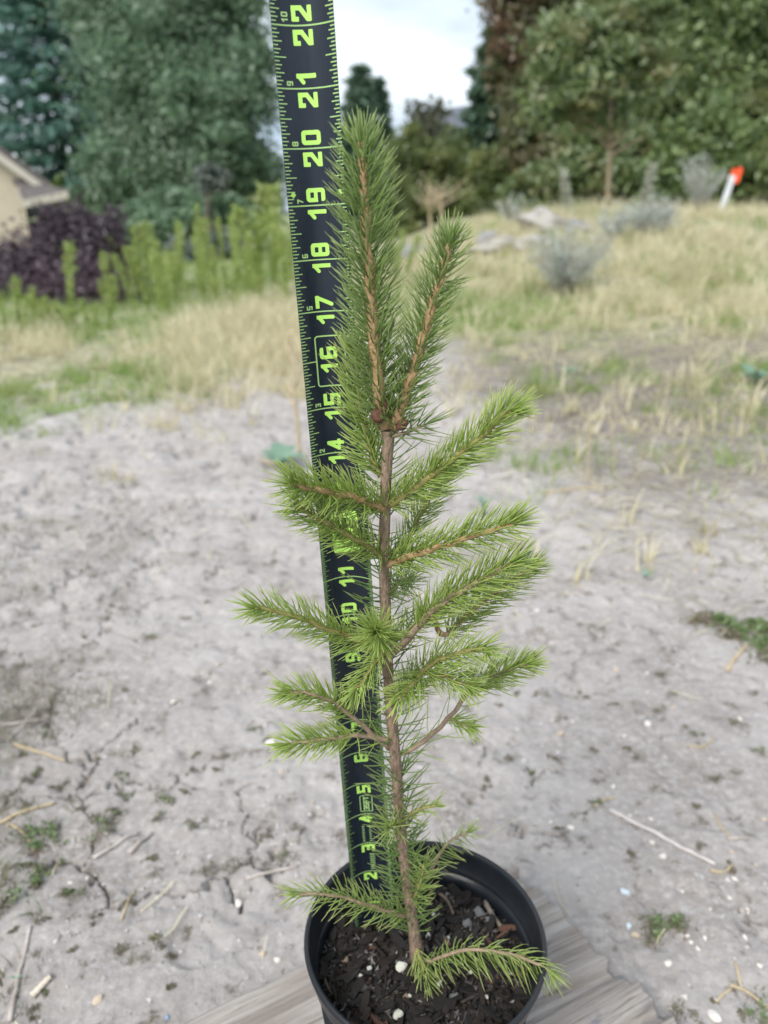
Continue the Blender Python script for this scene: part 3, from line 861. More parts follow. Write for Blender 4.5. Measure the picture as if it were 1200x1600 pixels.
# grass of the field: nobody could count it
def scatter(n, xr, yr, dens, seed):
    r_ = np.random.default_rng(seed)
    out = []; tot = 0
    while tot < n:
        yy = yr[0] * (yr[1] / yr[0]) ** r_.random(n * 2)
        xx = r_.uniform(-1, 1, n * 2) * (xr * (yy + .3))
        keep = r_.random(n * 2) < dens(xx, yy)
        out.append(np.stack([xx[keep], yy[keep]], 1)); tot += keep.sum()
    q = np.vstack(out)[:n]
    return np.column_stack([q, terrain(q[:, 0], q[:, 1]) - .004]), r_
def patchy(x, y, s=2.2, o=0): return S((fbm(x * s + o, y * s + o * 3, 3) - .40) / .2)
def d_dry(x, y):
    hay = 2.6 * np.exp(-((x + .62) / .34) ** 2 - ((y - 4.1) / .85) ** 2)
    hay2 = 0.7 * np.exp(-((x + 2.05) / .35) ** 2 - ((y - 3.9) / .5) ** 2)
    thr = S((fbm(x * 1.3 + 4, y * 1.9 + 2, 4) - (.67 - .22 * S((y - 2.6) / 4.2))) / .10)
    right = S((x + .05) / .5) * S((y - 1.25) / 4.6) * (.03 + .97 * thr)
    mound = 1.3 * np.exp(-((x - 1.5) / 1.3) ** 2 - ((y - 7.3) / 1.3) ** 2)
    return np.clip(hay + hay2 + right * .75 + mound, 0, 1)
def tussocks(name, label, nc, per, dens, seed, mat, h, spread, w, lean, yr=(1.7, 13)):
    """grass growing in tussocks: many blades fanning from each root crown"""
    c, r_ = scatter(nc, .64, yr, dens, seed)
    k = np.repeat(np.arange(nc), r_.integers(per // 2, per * 2, nc)); n = len(k)
    size = (r_.random(nc) ** 1.5 * 1.0 + .45)[k] * (.6 + .4 * S((c[k, 1] - 2.2) / 2.5))
    off = r_.normal(0, 1, (n, 2)) * (spread * size)[:, None]
    b = np.column_stack([c[k, :2] + off, np.zeros(n)]); b[:, 2] = terrain(b[:, 0], b[:, 1]) - .004
    comb = r_.normal(0, .5, (nc, 2))[k]
    ln = np.column_stack([(off / spread * .45 + comb * .5 + r_.normal(0, .55, (n, 2))) * lean * size[:, None], np.zeros(n)])
    o = obj(name, blades_mesh(name, b, r_.uniform(*h, n) * size, r_.uniform(.0022, .0046, n) * (.55 + b[:, 1] / 8) * w, ln, r_), mat)
    tag(o, label, 'grass', kind='stuff')
tussocks('dry_grass', 'dry straw coloured grass standing in tussocks over the slope and behind the tape', 2300, 15, d_dry, 131, M_STRAW, (.06, .20), .035, 1.5, .08, (1.3, 13))
tussocks('straw_stalks', 'sparse pale straw stalks standing on the bare slope', 330, 5, lambda x, y: S((x - .05) / .4) * S((y - 1.1) / .8) * (.2 + .8 * patchy(x, y, 1.6, 8)), 134, M_STRAW, (.07, .22), .03, 2.4, .09, (1.15, 6))
def d_green(x, y):
    gp = S((fbm(x * 1.7 + 9, y * 2.1 + 5, 3) - .52) / .12) * S((x + .1) / .6) * S((y - 1.5) / 2) * .8
    return np.clip(greenness(x, y) * (.3 + .9 * patchy(x, y, 2.8, 5)) + gp, 0, 1) * (y > 1.5)
tussocks('green_grass', 'short green grass in strips and patches across the field', 2700, 14, d_green, 132, M_GRASS, (.03, .12), .045, 1.4, .05)

M_TWIG = plain('weathered_grey_twig', (0.52, 0.47, 0.43), 0.85, (0.34, 0.29, 0.25), 60, 0.5, 90)
# fallen straw and fibres lying on the soil
def litter(n, dens, seed, name, label, mat, L=(.02, .09), w=.0016, yr=(.42, 6)):
    b, r_ = scatter(n, .66, yr, dens, seed)
    a = r_.uniform(0, 6.283, n); ln = r_.uniform(*L, n) * (.55 + .3 * b[:, 1]); d = np.stack([np.cos(a), np.sin(a)], 1)
    bend = r_.normal(0, .07, n) * ln; ww = (w * r_.uniform(.5, 1.2, n) * (.6 + .5 * b[:, 1]))[:, None]
    V = []
    for t in (-.5, -.17, .17, .5):
        q = b[:, :2] + d * (ln * t)[:, None] + np.stack([-d[:, 1], d[:, 0]], 1) * (bend * (1 - 4 * t * t))[:, None]
        z = ground_z(q[:, 0], q[:, 1]) + .0035 + .004 * r_.random(n)
        s = np.stack([-d[:, 1], d[:, 0]], 1) * ww * .5
        V += [np.column_stack([q - s, z]), np.column_stack([q + s, z + .0004])]
    V = np.stack(V, 1)
    f = np.array([[2 * i, 2 * i + 1, 2 * i + 3, 2 * i + 2] for i in range(3)])
    o = obj(name, mesh_np(name, V.reshape(-1, 3), (np.arange(n)[:, None, None] * 8 + f[None]).reshape(-1, 4)), mat)
    tag(o, label, 'straw', kind='stuff')

def ground_z(x, y):
    """height of the soil with its lumps"""
    x = np.asarray(x, float); y = np.asarray(y, float)
    near = 1 - S((y - 4.5) / 4)
    wx = x + .012 * fbm(x * 30, y * 30, 2); wy = y + .012 * fbm(x * 30 + 40, y * 30, 2)
    lump = fbm(wx * 9 + 3, wy * 9, 4) - .5
    pit = S((fbm(wx * 17 + 60, wy * 17 + 9, 3) - .56) / .16)
    fl = S((y - .9) / 1.2)
    return terrain(x, y) + near * (.024 * lump * (.6 + 1.1 * fl) - .010 * pit * (.5 + fl) + .005 * (fbm(x * 70, y * 70, 3) - .5))
litter(4200, lambda x, y: np.clip(.02 + .75 * S((x - .15) / .5) * S((y - 1.0) / .8) + .5 * veg(x, y), 0, 1) * (.25 + .75 * S((y - .8) / .6)), 141, 'straw_litter', 'fallen straw fibres strewn over the bare soil', M_STRAW)
litter(120, lambda x, y: np.clip(S((x - .38) / .1) + S((-x - .38) / .08), 0, 1) * (y < .95), 142, 'root_fibres', 'thin dead root fibres lying on the cracked soil', M_TWIG, (.03, .11), .0012, (.42, 1.0))

# crumbs and clods of soil lying loose
def crumbs(n, seed):
    b, r_ = scatter(n, .66, (.42, 3.2), lambda x, y: .35 + .65 * patchy(x, y, 7, 3), seed)
    r = (.0006 + .0022 * r_.random(n) ** 4) * (.7 + .9 * b[:, 1])
    o6 = np.array([[1, 0, 0], [-1, 0, 0], [0, 1, 0], [0, -1, 0], [0, 0, 1], [0, 0, -1]], float)
    V = o6[None] * r[:, None, None] * r_.uniform(.6, 1.3, (n, 6, 1)) + r_.normal(0, .25, (n, 6, 3)) * r[:, None, None]
    V[:, :, 2] *= .7
    V += np.column_stack([b[:, :2], ground_z(b[:, 0], b[:, 1]) + r * .25])[:, None]
    f = np.array([[0, 2, 4], [2, 1, 4], [1, 3, 4], [3, 0, 4], [2, 0, 5], [1, 2, 5], [3, 1, 5], [0, 3, 5]])
    bx, by = b[:, 0] - .134, b[:, 1] - .602
    ok = ~((-(.874 * bx + .486 * by) > -.02) & ((.512 * bx - .86 * by) > -.02))
    V = V[ok]; n = len(V)
    o = obj('soil_crumbs', mesh_np('soil_crumbs', V.reshape(-1, 3), (np.arange(n)[:, None, None] * 6 + f[None]).reshape(-1, 3), smooth=False),
            leafy('soil_crumb', (.24, .22, .205), (.50, .475, .455), None, 0, gloss=.01))
    tag(o, 'loose crumbs of pale dry soil', 'soil', kind='stuff')
crumbs(9000, 151)

# dull weed tufts on the soil
M_TUFT = leafy('dull_tuft_leaf', (0.13, 0.12, 0.075), (0.23, 0.21, 0.13), (0.20, 0.15, 0.115), 0.2, nscale=20)
M_TUFTG = leafy('green_tuft_leaf', (0.13, 0.19, 0.07), (0.21, 0.29, 0.11), None, 0.3)
def tuft(px, py, wpx, label, seed, group=None, green=0.0, n=None, tall=.3):
    r_ = np.random.default_rng(seed)
    g = G(px, py); k = mpp(py, g[1]); R = wpx * k / 2
    z0 = float(ground_z(g[0], g[1]))
    root = empty('weed_tuft', (g[0], g[1], z0))
    n = n or int(50 + wpx * 3)
    m = r_.integers(3, 7)                                     # a few ragged centres, not one rosette
    cc = np.column_stack([r_.normal(0, .45, m) * R * 1.25, r_.normal(0, .45, m) * R])
    sz = r_.uniform(.12, .38, m) * R
    ci = r_.integers(0, m, n)
    q = cc[ci] + r_.normal(0, 1, (n, 2)) * sz[ci][:, None]
    hgt = np.minimum(R * tall, .012) * r_.random(n) ** 1.5 * np.exp(-(np.linalg.norm(q - cc[ci], axis=1) / (sz[ci] * 2)) ** 2)
    C = np.column_stack([q, ground_z(g[0] + q[:, 0], g[1] + q[:, 1]) - z0 + .0006 + hgt])
    ls = float(np.clip(R * .20, .0028, .010))
    obj('leaves', leaves_mesh('leaves', C, ls, r_, .5, .38), M_TUFT, root)
    ng = int(n * green)
    if ng:
        sel = r_.choice(n, ng, replace=False)
        C2 = C[sel] * np.array([.7, .7, 1]) + np.array([R * .1, 0, min(R * .12, .004)])
        obj('green_leaves', leaves_mesh('green_leaves', C2, ls * 1.25, r_, .6, .45), M_TUFTG, root)
    tag(root, label, 'weed', group)
tuft(1037, 1448, 66, 'largest dull weed clump with a bright green centre near the board end', 151, None, .45, 420, .55)
tuft(985, 1337, 24, 'small round moss clump below the long pale stick', 152)
tuft(932, 1258, 30, 'dark weed clump at the end of the long pale stick', 153, None, .2)
tuft(1118, 1212, 36, 'dull weed clump at the end of a deep crack', 154)
tuft(262, 1258, 50, 'dull forked weed clump in the middle of the pale soil', 155, None, .15)
tuft(160, 1296, 62, 'long low mossy clump above the grey stick', 156, None, .15)
tuft(335, 1356, 46, 'round mossy clump above the thin grey twig', 157)
tuft(1160, 985, 110, 'spreading green weed mat at the edge of the bare soil', 158, None, .8, 900, .2)
tuft(60, 1305, 70, 'green grassy weed by the crossing straws', 159, None, .6)
tuft(48, 1385, 80, 'wide dark weed mat below the crossing straws', 160, None, .3)
tuft(110, 1405, 44, 'dull weed clump below the wide dark weed mat', 161, None, .1)
tuft(50, 1580, 30, 'small brownish weed at the foot of the pale wood chip', 162)
tuft(1055, 1590, 40, 'small dark weed at the rotten corner of the board', 163)
tuft(1185, 1580, 60, 'weed among straws beyond the rotten board end', 164, None, .3)
random.seed(9)
spots = [(180,1210),(150,1180),(80,1120),(40,1110),(30,1180),(270,1105),(300,1170),(345,1205),(350,1170),(395,1135),(410,1045),(470,1300),(440,1340),(90,1230),(20,1240),
         (830,1210),(860,1190),(800,1180),(960,1100),(1030,1050),(900,890),(860,960),(930,985),(1050,860),(1130,880),(1080,760),(980,800),(240,1000),(190,950),(320,940),(130,1000),
         (60,980),(30,1040),(200,1080),(420,1150),(1080,1260),(1150,1130),(1040,1110),(880,1120),(20,1460),(110,1490),(200,1420),(230,1345),(150,1440),(1170,1080),(1190,1180),(770,1060),(60,1440),(90,1345),(15,1350)]
for i in range(75):
    y = 830 + 750 * random.random() ** 1.1
    x = random.uniform(5, 480) if random.random() < .5 else random.uniform(730, 1195)
    if y > 1320 and 280 < x < 1065: continue
    spots.append((x, y))
for i, (x, y) in enumerate(spots):
    tuft(x + random.uniform(-6, 6), y + random.uniform(-6, 6), random.uniform(10, 30), 'small dull moss or weed speck on the pale bare soil', 170 + i, 'small dull weed specks on bare soil', .15 if i % 3 == 0 else 0)
b, r_ = scatter(4500, .66, (.45, 1.6), lambda x, y: np.clip(S((-x - .22 - .12 * y) / .20) * patchy(x, y, 9, 2) + .0, 0, 1), 133)
n = len(b); b[:, 2] = ground_z(b[:, 0], b[:, 1]) - .001
lean = np.column_stack([r_.normal(0, .012, n), r_.normal(0, .012, n), np.zeros(n)])
o = obj('sparse_grass', blades_mesh('sparse_grass', b, r_.uniform(.004, .028, n), r_.uniform(.0010, .0022, n), lean, r_), M_TUFT)
tag(o, 'sparse dull grass seedlings along the edge of the bare soil', 'grass', kind='stuff')
b, r_ = scatter(900, .66, (.45, 1.6), lambda x, y: np.clip(S((-x - .22 - .12 * y) / .20) * patchy(x, y, 12, 6) + .4 * S((x - .32 - .12 * y) / .15) * patchy(x, y, 9, 4), 0, 1), 135)
n = len(b); b[:, 2] = ground_z(b[:, 0], b[:, 1]) - .001
lean = np.column_stack([r_.normal(0, .016, n), r_.normal(0, .016, n), np.zeros(n)])
o = obj('green_seedlings', blades_mesh('green_seedlings', b, r_.uniform(.008, .034, n), r_.uniform(.0010, .0022, n), lean, r_), M_TUFTG)
tag(o, 'fresh green grass seedlings among the dull weeds at the edges', 'grass', kind='stuff')

# ------------------------------------------------------------------ twigs and pebbles on the soil
M_TWIG2 = plain('tan_straw_twig', (0.52, 0.42, 0.27), 0.8, (0.42, 0.33, 0.20), 60)
def twig(pts, r0, label, mat=None, flat=1.0, name='twig'):
    g = [G(*p) for p in pts]
    o0 = np.array(g[0]); o0[2] = float(ground_z(o0[0], o0[1])) + r0 * .8
    q = spline(g, 14)
    q[:, 2] = ground_z(q[:, 0], q[:, 1]); q[:, 2] = np.maximum(q[:, 2], np.linspace(q[0, 2], q[-1, 2], 14)) + r0 * .8
    V, F = tube_vf(q - o0, np.linspace(r0, r0 * .72, 14) * (1 + .12 * np.sin(np.arange(14) * 2.1)), 7, True, .08, abs(int(pts[0][0])))
    me = bpy.data.meshes.new(name); me.from_pydata(V, [], F)
    for p in me.polygons: p.use_smooth = True
    o = obj(name, me, mat or M_TWIG, loc=o0)
    tag(o, label, 'twig')
twig([(953, 1268), (1000, 1293), (1060, 1325), (1117, 1352)], .0026, 'long straight pale grey stick lying on the soil beyond the pot', plain('pale_stick', (0.62, 0.58, 0.55), .8, (0.48, 0.43, 0.40), 50))
twig([(146, 1342), (180, 1322), (216, 1298)], .0024, 'grey twig lying by the long low mossy clump')
twig([(203, 1336), (218, 1320), (236, 1303)], .0030, 'short thick split grey twig next to the grey twig')
twig([(14, 1592), (30, 1530), (40, 1490), (49, 1455)], .0022, 'jointed grey white stick near the pale wood chip')
twig([(384, 1374), (425, 1365), (466, 1357)], .0016, 'thin pale twig just behind the pot rim')
twig([(-10, 1291), (40, 1272), (86, 1254)], .0024, 'tan stem crossing the weed mat at the frame edge', M_TWIG2)
twig([(22, 1163), (60, 1176), (102, 1188)], .0019, 'straight tan straw above the crossing straws', M_TWIG2)
twig([(50, 1556), (66, 1544), (81, 1535)], .0034, 'stubby pale wood chip on the cracked soil', plain('pale_wood_chip', (0.62, 0.55, 0.46), .8, (0.5, 0.43, 0.35), 50), name='wood_chip')
twig([(1136, 1047), (1150, 1030), (1168, 1010)], .0030, 'short tan straw piece below the green weed mat', M_TWIG2)
twig([(1072, 1166), (1092, 1170), (1108, 1163), (1114, 1150)], .0014, 'curled pale straw at the end of a deep crack', M_TWIG2)
twig([(12, 1288), (38, 1304), (52, 1326)], .0016, 'bent tan straw hooked under the tan stem', M_TWIG2)
twig([(1149, 1504), (1156, 1530), (1160, 1540)], .0013, 'upright pale straw beyond the board end', M_TWIG2)
twig([(1140, 1540), (1170, 1548), (1210, 1575)], .0014, 'long pale straw trailing beyond the board end', M_TWIG2)
twig([(1119, 1566), (1128, 1556), (1142, 1546)], .0012, 'short pale straw propped beside the trailing straw', M_TWIG2)
twig([(1110, 1361), (1130, 1363), (1146, 1351)], .0015, 'curved tan straw past the tip of the long pale stick', M_TWIG2)
twig([(1136, 1313), (1150, 1312), (1168, 1311)], .0018, 'short grey twig above the curved tan straw')
twig([(190, 1440), (200, 1415), (210, 1385)], .0012, 'thin brown twig on bare soil below the split twig', M_TWIG2)
twig([(930, 1262), (946, 1250), (962, 1246)], .0013, 'tan straw on the weed clump by the long stick', M_TWIG2)
twig([(1118, 1272), (1128, 1296), (1142, 1310)], .0011, 'fine pale straw leaning near the short grey twig', M_TWIG2)
twig([(850, 770), (905, 762), (950, 760)], .0030, 'pale straw lying flat at the foot of the straight dead stalk', M_TWIG2)
twig([(990, 672), (940, 650), (905, 645)], .0030, 'long pale straw lying across the slope', M_TWIG2)
twig([(470, 716), (440, 722), (400, 716)], .0040, 'pale straw lying beside the bluish broad leaved weed', M_TWIG2)

M_PEB = [plain('white_pebble', (0.70, 0.66, 0.60), .75, (0.55, 0.51, 0.46), 90), plain('tan_pebble', (0.55, 0.45, 0.34), .75, (0.45, 0.36, 0.28), 90),
         plain('grey_pebble', (0.42, 0.40, 0.39), .8, (0.33, 0.31, 0.30), 90), plain('pale_blue_chip', (0.55, 0.62, 0.66), .7)]
r_ = np.random.default_rng(201)
PEB = [rock_mesh('pebble', r_, 1, .75, .5, 2, .2, .7) for _ in range(6)]
def pebble(px, py, w, kind, label, group=None):
    g = G(px, py); k = mpp(py, g[1]) * w / 2
    me = PEB[random.randrange(6)].copy(); me.materials.clear(); me.materials.append(M_PEB[kind])
    o = obj('pebble', me, None, loc=(g[0], g[1], float(ground_z(g[0], g[1])) + k * .22))
    o.scale = (k, k, k); o.rotation_euler = (random.uniform(-.3, .3), random.uniform(-.3, .3), random.uniform(0, 6.28))
    tag(o, label, 'pebble', group)
random.seed(21)
pebble(372, 1405, 17, 0, 'pale chunky pebble left alone behind the pot among reddish specks')
pebble(434, 1500, 13, 0, 'white pebble on the soil close to the near board edge')
pebble(411, 1488, 13, 1, 'flat pinkish pebble beside the white pebble near the board edge')
pebble(155, 1568, 20, 1, 'flat cream oval pebble at the bottom of the pale soil')
pebble(993, 1459, 16, 1, 'cream oval pebble beside the largest weed clump')
pebble(976, 1395, 17, 3, 'pale blue chip on the soil above the board end')
pebble(983, 1444, 12, 3, 'small pale blue chip by the cream oval pebble')
pebble(1036, 1340, 15, 0, 'cream pebble close to the long pale stick')
pebble(1116, 1590, 24, 0, 'large pale stone at the bottom edge beyond the board')
pebble(892, 1290, 13, 0, 'white pebble behind the far rim of the pot')
pebble(1012, 1134, 17, 0, 'pale round pebble on the flat soil beyond the right branch')
pebble(876, 1147, 14, 1, 'orange tan pebble near the tip of the lowest right branch')
pebble(1044, 1508, 15, 0, 'flat white chip between the board end and a crack')
pebble(1148, 1374, 11, 0, 'white pebble past the curved tan straw')
pebble(423, 1164, 18, 0, 'cream pebble behind the lowest left needle branch')
pebble(272, 1100, 11, 0, 'cream pebble by a moss speck in the middle of the pale soil')
pebble(110, 1380, 9, 0, 'small cream pebble above a dull weed clump')
pebble(262, 1592, 9, 3, 'blue paint fleck at the near board edge')
M_PEB.append(plain('blue_fleck', (0.22, 0.32, 0.48), .7))
for i in range(95):
    right = random.random() < .62
    px = random.uniform(740, 1195) if right else random.uniform(5, 500)
    py = 760 + 830 * random.random() ** .8
    if py > 1330 and px < 1060 and px > 300: px = random.uniform(1065, 1195)
    pebble(px, py, random.uniform(5, 10.5) * (.8 if py < 1000 else 1), random.choice((0, 0, 1, 2, 2)), 'tiny loose pebble scattered on the bare soil', 'tiny loose pebbles on bare soil')

# ------------------------------------------------------------------ the weathered board under the pot
BOARD_TOP = 0.035
def board():
    cx, cy = 0.134, 0.602
    A = np.array([-.874, -.486]); B = np.array([.512, -.86])      # along the grain, across it
    Lm, Wm = 1.15, 0.285
    nl, nw = 420, 150
    tl = np.concatenate([np.linspace(0, .5, 330), np.linspace(.503, 1, nl - 330)]) * Lm
    tw = np.linspace(0, Wm, nw)
    T, Wd = np.meshgrid(tl, tw)
    end = .010 * (fbm(tw * 170, tw * 0 + 3, 3) - .5) + .016 * (fbm(tw * 13, tw * 0 + 8, 2) - .5)
    T2 = T + (end - .004)[:, None] * np.clip(1 - T / .12, 0, 1)
    edge = .008 * (fbm(tl * 9, tl * 0 + 5, 3) - .5)
    W2 = Wd + edge[None] * np.clip(1 - Wd / .04, 0, 1)
    gr = fbm(T2 * 6 + 2 * fbm(T2 * 2, Wd * 6, 2), Wd * 190, 3) - .5
    gr2 = fbm(T2 * 3.0, Wd * 60 + 7, 3)
    split = S((gr2 - .60) / .07)
    rot = np.clip(1 - T / .16, 0, 1)
    Z = BOARD_TOP - .001 + .0022 * gr - .007 * split * (.5 + rot) - .014 * rot ** 2 * fbm(Wd * 30, T * 9, 2) - .0015
    Z = Z - .012 * np.clip(1 - Wd / .006, 0, 1) ** 2
    X = cx + A[0] * T2 + B[0] * W2; Yb = cy + A[1] * T2 + B[1] * W2
    top = np.stack([X, Yb, Z], -1)
    bot = np.stack([X, Yb, np.full_like(Z, -.004)], -1)
    V = np.vstack([top.reshape(-1, 3), bot.reshape(-1, 3)])
    idx = np.arange(nw * nl).reshape(nw, nl); o2 = nw * nl
    F = [np.stack([idx[:-1, :-1], idx[1:, :-1], idx[1:, 1:], idx[:-1, 1:]], -1).reshape(-1, 4)]
    for e in (idx[0], idx[-1][::-1], idx[::-1, 0], idx[:, -1]):
        F.append(np.stack([e[:-1], e[1:], e[1:] + o2, e[:-1] + o2], -1))
    base = np.array([cx, cy, 0])
    me = mesh_np('weathered_board', V - base, np.vstack(F))
    uv = me.attributes.new('grain', 'FLOAT_VECTOR', 'POINT')
    g3 = np.stack([T2, Wd, Z], -1).reshape(-1, 3).astype(np.float32)
    uv.data.foreach_set('vector', np.vstack([g3, g3 + np.float32([0, 0, .05])]).ravel())
    m, nt, out = new_mat('weathered_wood')
    b = N(nt, 'ShaderNodeBsdfPrincipled', Roughness=.9); b.inputs['Specular IOR Level'].default_value = .15
    at = nt.nodes.new('ShaderNodeAttribute'); at.attribute_name = 'grain'
    v = at.outputs['Vector']
    f1 = noise(nt, 1, 6, .65, vec=v, stretch=(5, 110, 20)); f2 = noise(nt, 1, 4, .6, vec=v, stretch=(9, 22, 9)); f3 = noise(nt, 1, 5, .7, vec=v, stretch=(14, 420, 30))
    c = mixc(nt, ramp(nt, f1, .35, .66), (.39, .36, .33), (.24, .205, .18))
    c = mixc(nt, ramp(nt, f3, .5, .72), c, (.13, .11, .095))
    c = mixc(nt, ramp(nt, f2, .50, .70), c, (.31, .26, .215))
    c = mixc(nt, ramp(nt, noise(nt, 1, 4, .6, vec=v, stretch=(16, 34, 9)), .60, .70), c, (.19, .19, .205))
    nt.links.new(c, b.inputs['Base Color'])
    bp = N(nt, 'ShaderNodeBump', Strength=.7, Distance=.002); nt.links.new(f3, bp.inputs['Height']); nt.links.new(bp.outputs[0], b.inputs['Normal'])
    nt.links.new(b.outputs[0], out.inputs['Surface'])
    o = obj('weathered_board', me, m, loc=base)
    tag(o, 'wide weathered grey board with a rotten ragged end, under the black pot', 'board')
board()

# ------------------------------------------------------------------ the black nursery pot
PX, PY, RIM = 0.0275, 0.374, 0.200
POT_Y, PK = PY + 0.0035, 0.945                              # the pot's centre and girth
POT_R = 0.0858
def lathe(name, prof, n, mat, parent, loc=None):
    V = []; F = []
    for i, (r, z) in enumerate(prof):
        for k in range(n):
            a = 2 * math.pi * k / n; V.append((PK * r * math.cos(a), PK * r * math.sin(a), z))
    for i in range(len(prof) - 1):
        for k in range(n):
            F.append((i * n + k, i * n + (k + 1) % n, (i + 1) * n + (k + 1) % n, (i + 1) * n + k))
    return obj(name, mesh_np(name, np.array(V), np.array(F)), mat, parent, loc)
M_POT = plain('black_pot_plastic', (0.008, 0.010, 0.013), 0.30, (0.012, 0.015, 0.018), 30, 0.10, 60, spec=.35, bdist=.001)
M_POTDUST = plain('dusty_black_plastic', (0.008, 0.011, 0.015), 0.34, (0.020, 0.021, 0.023), 14, 0.15, 70, spec=.4, bdist=.001)
pot = empty('nursery_pot', (PX, POT_Y, BOARD_TOP))
H = RIM - BOARD_TOP
b_out = [(0.0005, .004), (.055, .004), (.060, 0), (.0635, .002), (.066, .02), (.0790, H - .022)]
b_in = [(.0776, H - .022), (.0755, H - .034), (.0645, .022), (.060, .006), (.0005, .006)]
lathe('body', b_out + b_in, 72, M_POT, pot)
lathe('rim', [(.0776, H - .0215), (.0786, H - .0180), (.0800, H - .0165), (.0812, H - .004), (.0820, H - .0015), (.0835, H), (.0848, H - .0006), (POT_R, H - .0028), (POT_R - .0004, H - .0050), (.0838, H - .0060),
              (.0828, H - .0065), (.0815, H - .0205), (.0806, H - .0225), (.0792, H - .0228), (.0784, H - .0224), (.0776, H - .0215)], 96, M_POTDUST, pot)
tag(pot, 'round black plastic nursery pot on the weathered board', 'plant pot')

# ------------------------------------------------------------------ potting mix: bark chips, stones and perlite
SOIL = RIM - .031
def soil_z(x, y):
    r = np.hypot(x, y)
    return .010 * (fbm(x * 45 + 3, y * 45, 3) - .5) + .005 * (fbm(x * 160, y * 160, 2) - .5) - .004 * S((r - .05) / .03) + .006 * np.exp(-((x + .005) ** 2 + (y - .01) ** 2) / .0006)
mixr = empty('potting_mix', (PX, POT_Y, SOIL))
M_SOIL = plain('dark_peat', (0.012, 0.010, 0.008), 0.7, (0.024, 0.019, 0.015), 150, .9, 260, spec=.4, bdist=.003)
rr = np.linspace(0, .0762 * PK, 46); nn = 120
V = []; F = []
for i, r in enumerate(rr):
    for k in range(nn):
        a = 2 * math.pi * k / nn; x, y = r * math.cos(a), r * math.sin(a)
        V.append((x, y, float(soil_z(x, y))))
for i in range(len(rr) - 1):
    for k in range(nn): F.append((i * nn + k, (i + 1) * nn + k, (i + 1) * nn + (k + 1) % nn, i * nn + (k + 1) % nn))
obj('peat', mesh_np('peat', np.array(V), np.array(F)), M_SOIL, mixr)
MC = [plain('black_bark_chip', (0.010, 0.008, 0.007), .5, (0.020, 0.016, 0.013), 120, .6, 200, spec=.5), plain('dark_brown_bark_chip', (0.018, 0.013, 0.010), .55, (0.034, 0.025, 0.019), 120, .6, 200),
      plain('tan_bark_chip', (0.15, 0.105, 0.07), .75, (0.10, 0.07, 0.048), 120, .6, 200), plain('reddish_bark_chip', (0.13, 0.062, 0.038), .75, (0.09, 0.045, 0.03), 120, .5, 200)]
def chip_mesh(r_, i):
    bm = bmesh.new(); bmesh.ops.create_cube(bm, size=2)
    bmesh.ops.subdivide_edges(bm, edges=[e for e in bm.edges if abs(e.verts[0].co.x - e.verts[1].co.x) > 1], cuts=2)
    for v in bm.verts:
        tp = 1 - .45 * abs(v.co.x) ** 2 * r_.uniform(.3, 1)
        v.co = (v.co.x * r_.uniform(.85, 1.1), v.co.y * tp * r_.uniform(.75, 1.1), v.co.z * r_.uniform(.6, 1.1) + .5 * math.sin(v.co.x * 1.6 + i))
    me = bpy.data.meshes.new('bark_chip'); bm.to_mesh(me); bm.free(); return me
r_ = np.random.default_rng(301)
CH = []
for mi in range(4):
    for i in range(5):
        me = chip_mesh(r_, i); me.materials.append(MC[mi]); CH.append(me)
def in_pot(r_, rmax=.069):
    a = r_.uniform(0, 6.283); q = rmax * math.sqrt(r_.random()); return q * math.cos(a), q * math.sin(a)
for i in range(290):
    x, y = in_pot(r_)
    mi = r_.choice(4, p=(.62, .28, .07, .03))
    if x > .045 and y > -.01 and r_.random() < .5: mi = 3
    o = obj('bark_chip', CH[mi * 5 + r_.integers(0, 5)], None, mixr)
    L = r_.uniform(.003, .0075); q = r_.uniform(.18, .5)
    o.scale = (L, L * q, L * r_.uniform(.10, .25))
    o.location = (x, y, float(soil_z(x, y)) + .0022 + .003 * r_.random())
    o.rotation_euler = (r_.normal(0, .45), r_.normal(0, .35), r_.uniform(0, 6.28))
# finer crumbs, too many to pick apart
n = 2600
a = r_.uniform(0, 6.283, n); q = .0712 * np.sqrt(r_.random(n)); C = np.stack([q * np.cos(a), q * np.sin(a), np.zeros(n)], 1); C[:, 2] = soil_z(C[:, 0], C[:, 1]) + .0012
o = obj('bark_crumbs', leaves_mesh('bark_crumbs', C, .0048, r_, .4, .45), leafy('bark_crumb', (.010, .008, .007), (.055, .040, .030), None, 0, gloss=.08), mixr); o['kind'] = 'stuff'
def on_soil(px, py): # point of the potting mix seen there, in its own frame
    d = ray(px, py); t = (SOIL + .001 - CAM[2]) / d[2]; p = CAM + d * t
    return p[0] - PX, p[1] - POT_Y
M_PERL = plain('white_perlite', (0.70, 0.70, 0.62), .9, (0.52, 0.52, 0.42), 200, .6, 300, bdist=.001)
M_STONE = plain('grey_gravel', (0.16, 0.165, 0.165), .6, (0.10, 0.10, 0.10), 150, .4, 200, bdist=.001)
M_STONE2 = plain('tan_gravel', (0.24, 0.18, 0.12), .7, (0.16, 0.12, 0.085), 150, .4, 200, bdist=.001)
RK = [rock_mesh('stone', r_, 1, .8, .7, 2, .2, .62) for _ in range(5)]
def bit(name, px, py, w, mat, k):
    x, y = on_soil(px, py); me = RK[k % 5].copy(); me.name = name; me.materials.append(mat); s = w * .00040 / 2
    if math.hypot(x, y) > .068: return
    o = obj(name, me, None, mixr, (x, y, float(soil_z(x, y)) + s * .45 + .001)); o.scale = (s, s, s); o.rotation_euler = (r_.uniform(-.5, .5), r_.uniform(-.5, .5), r_.uniform(0, 6))
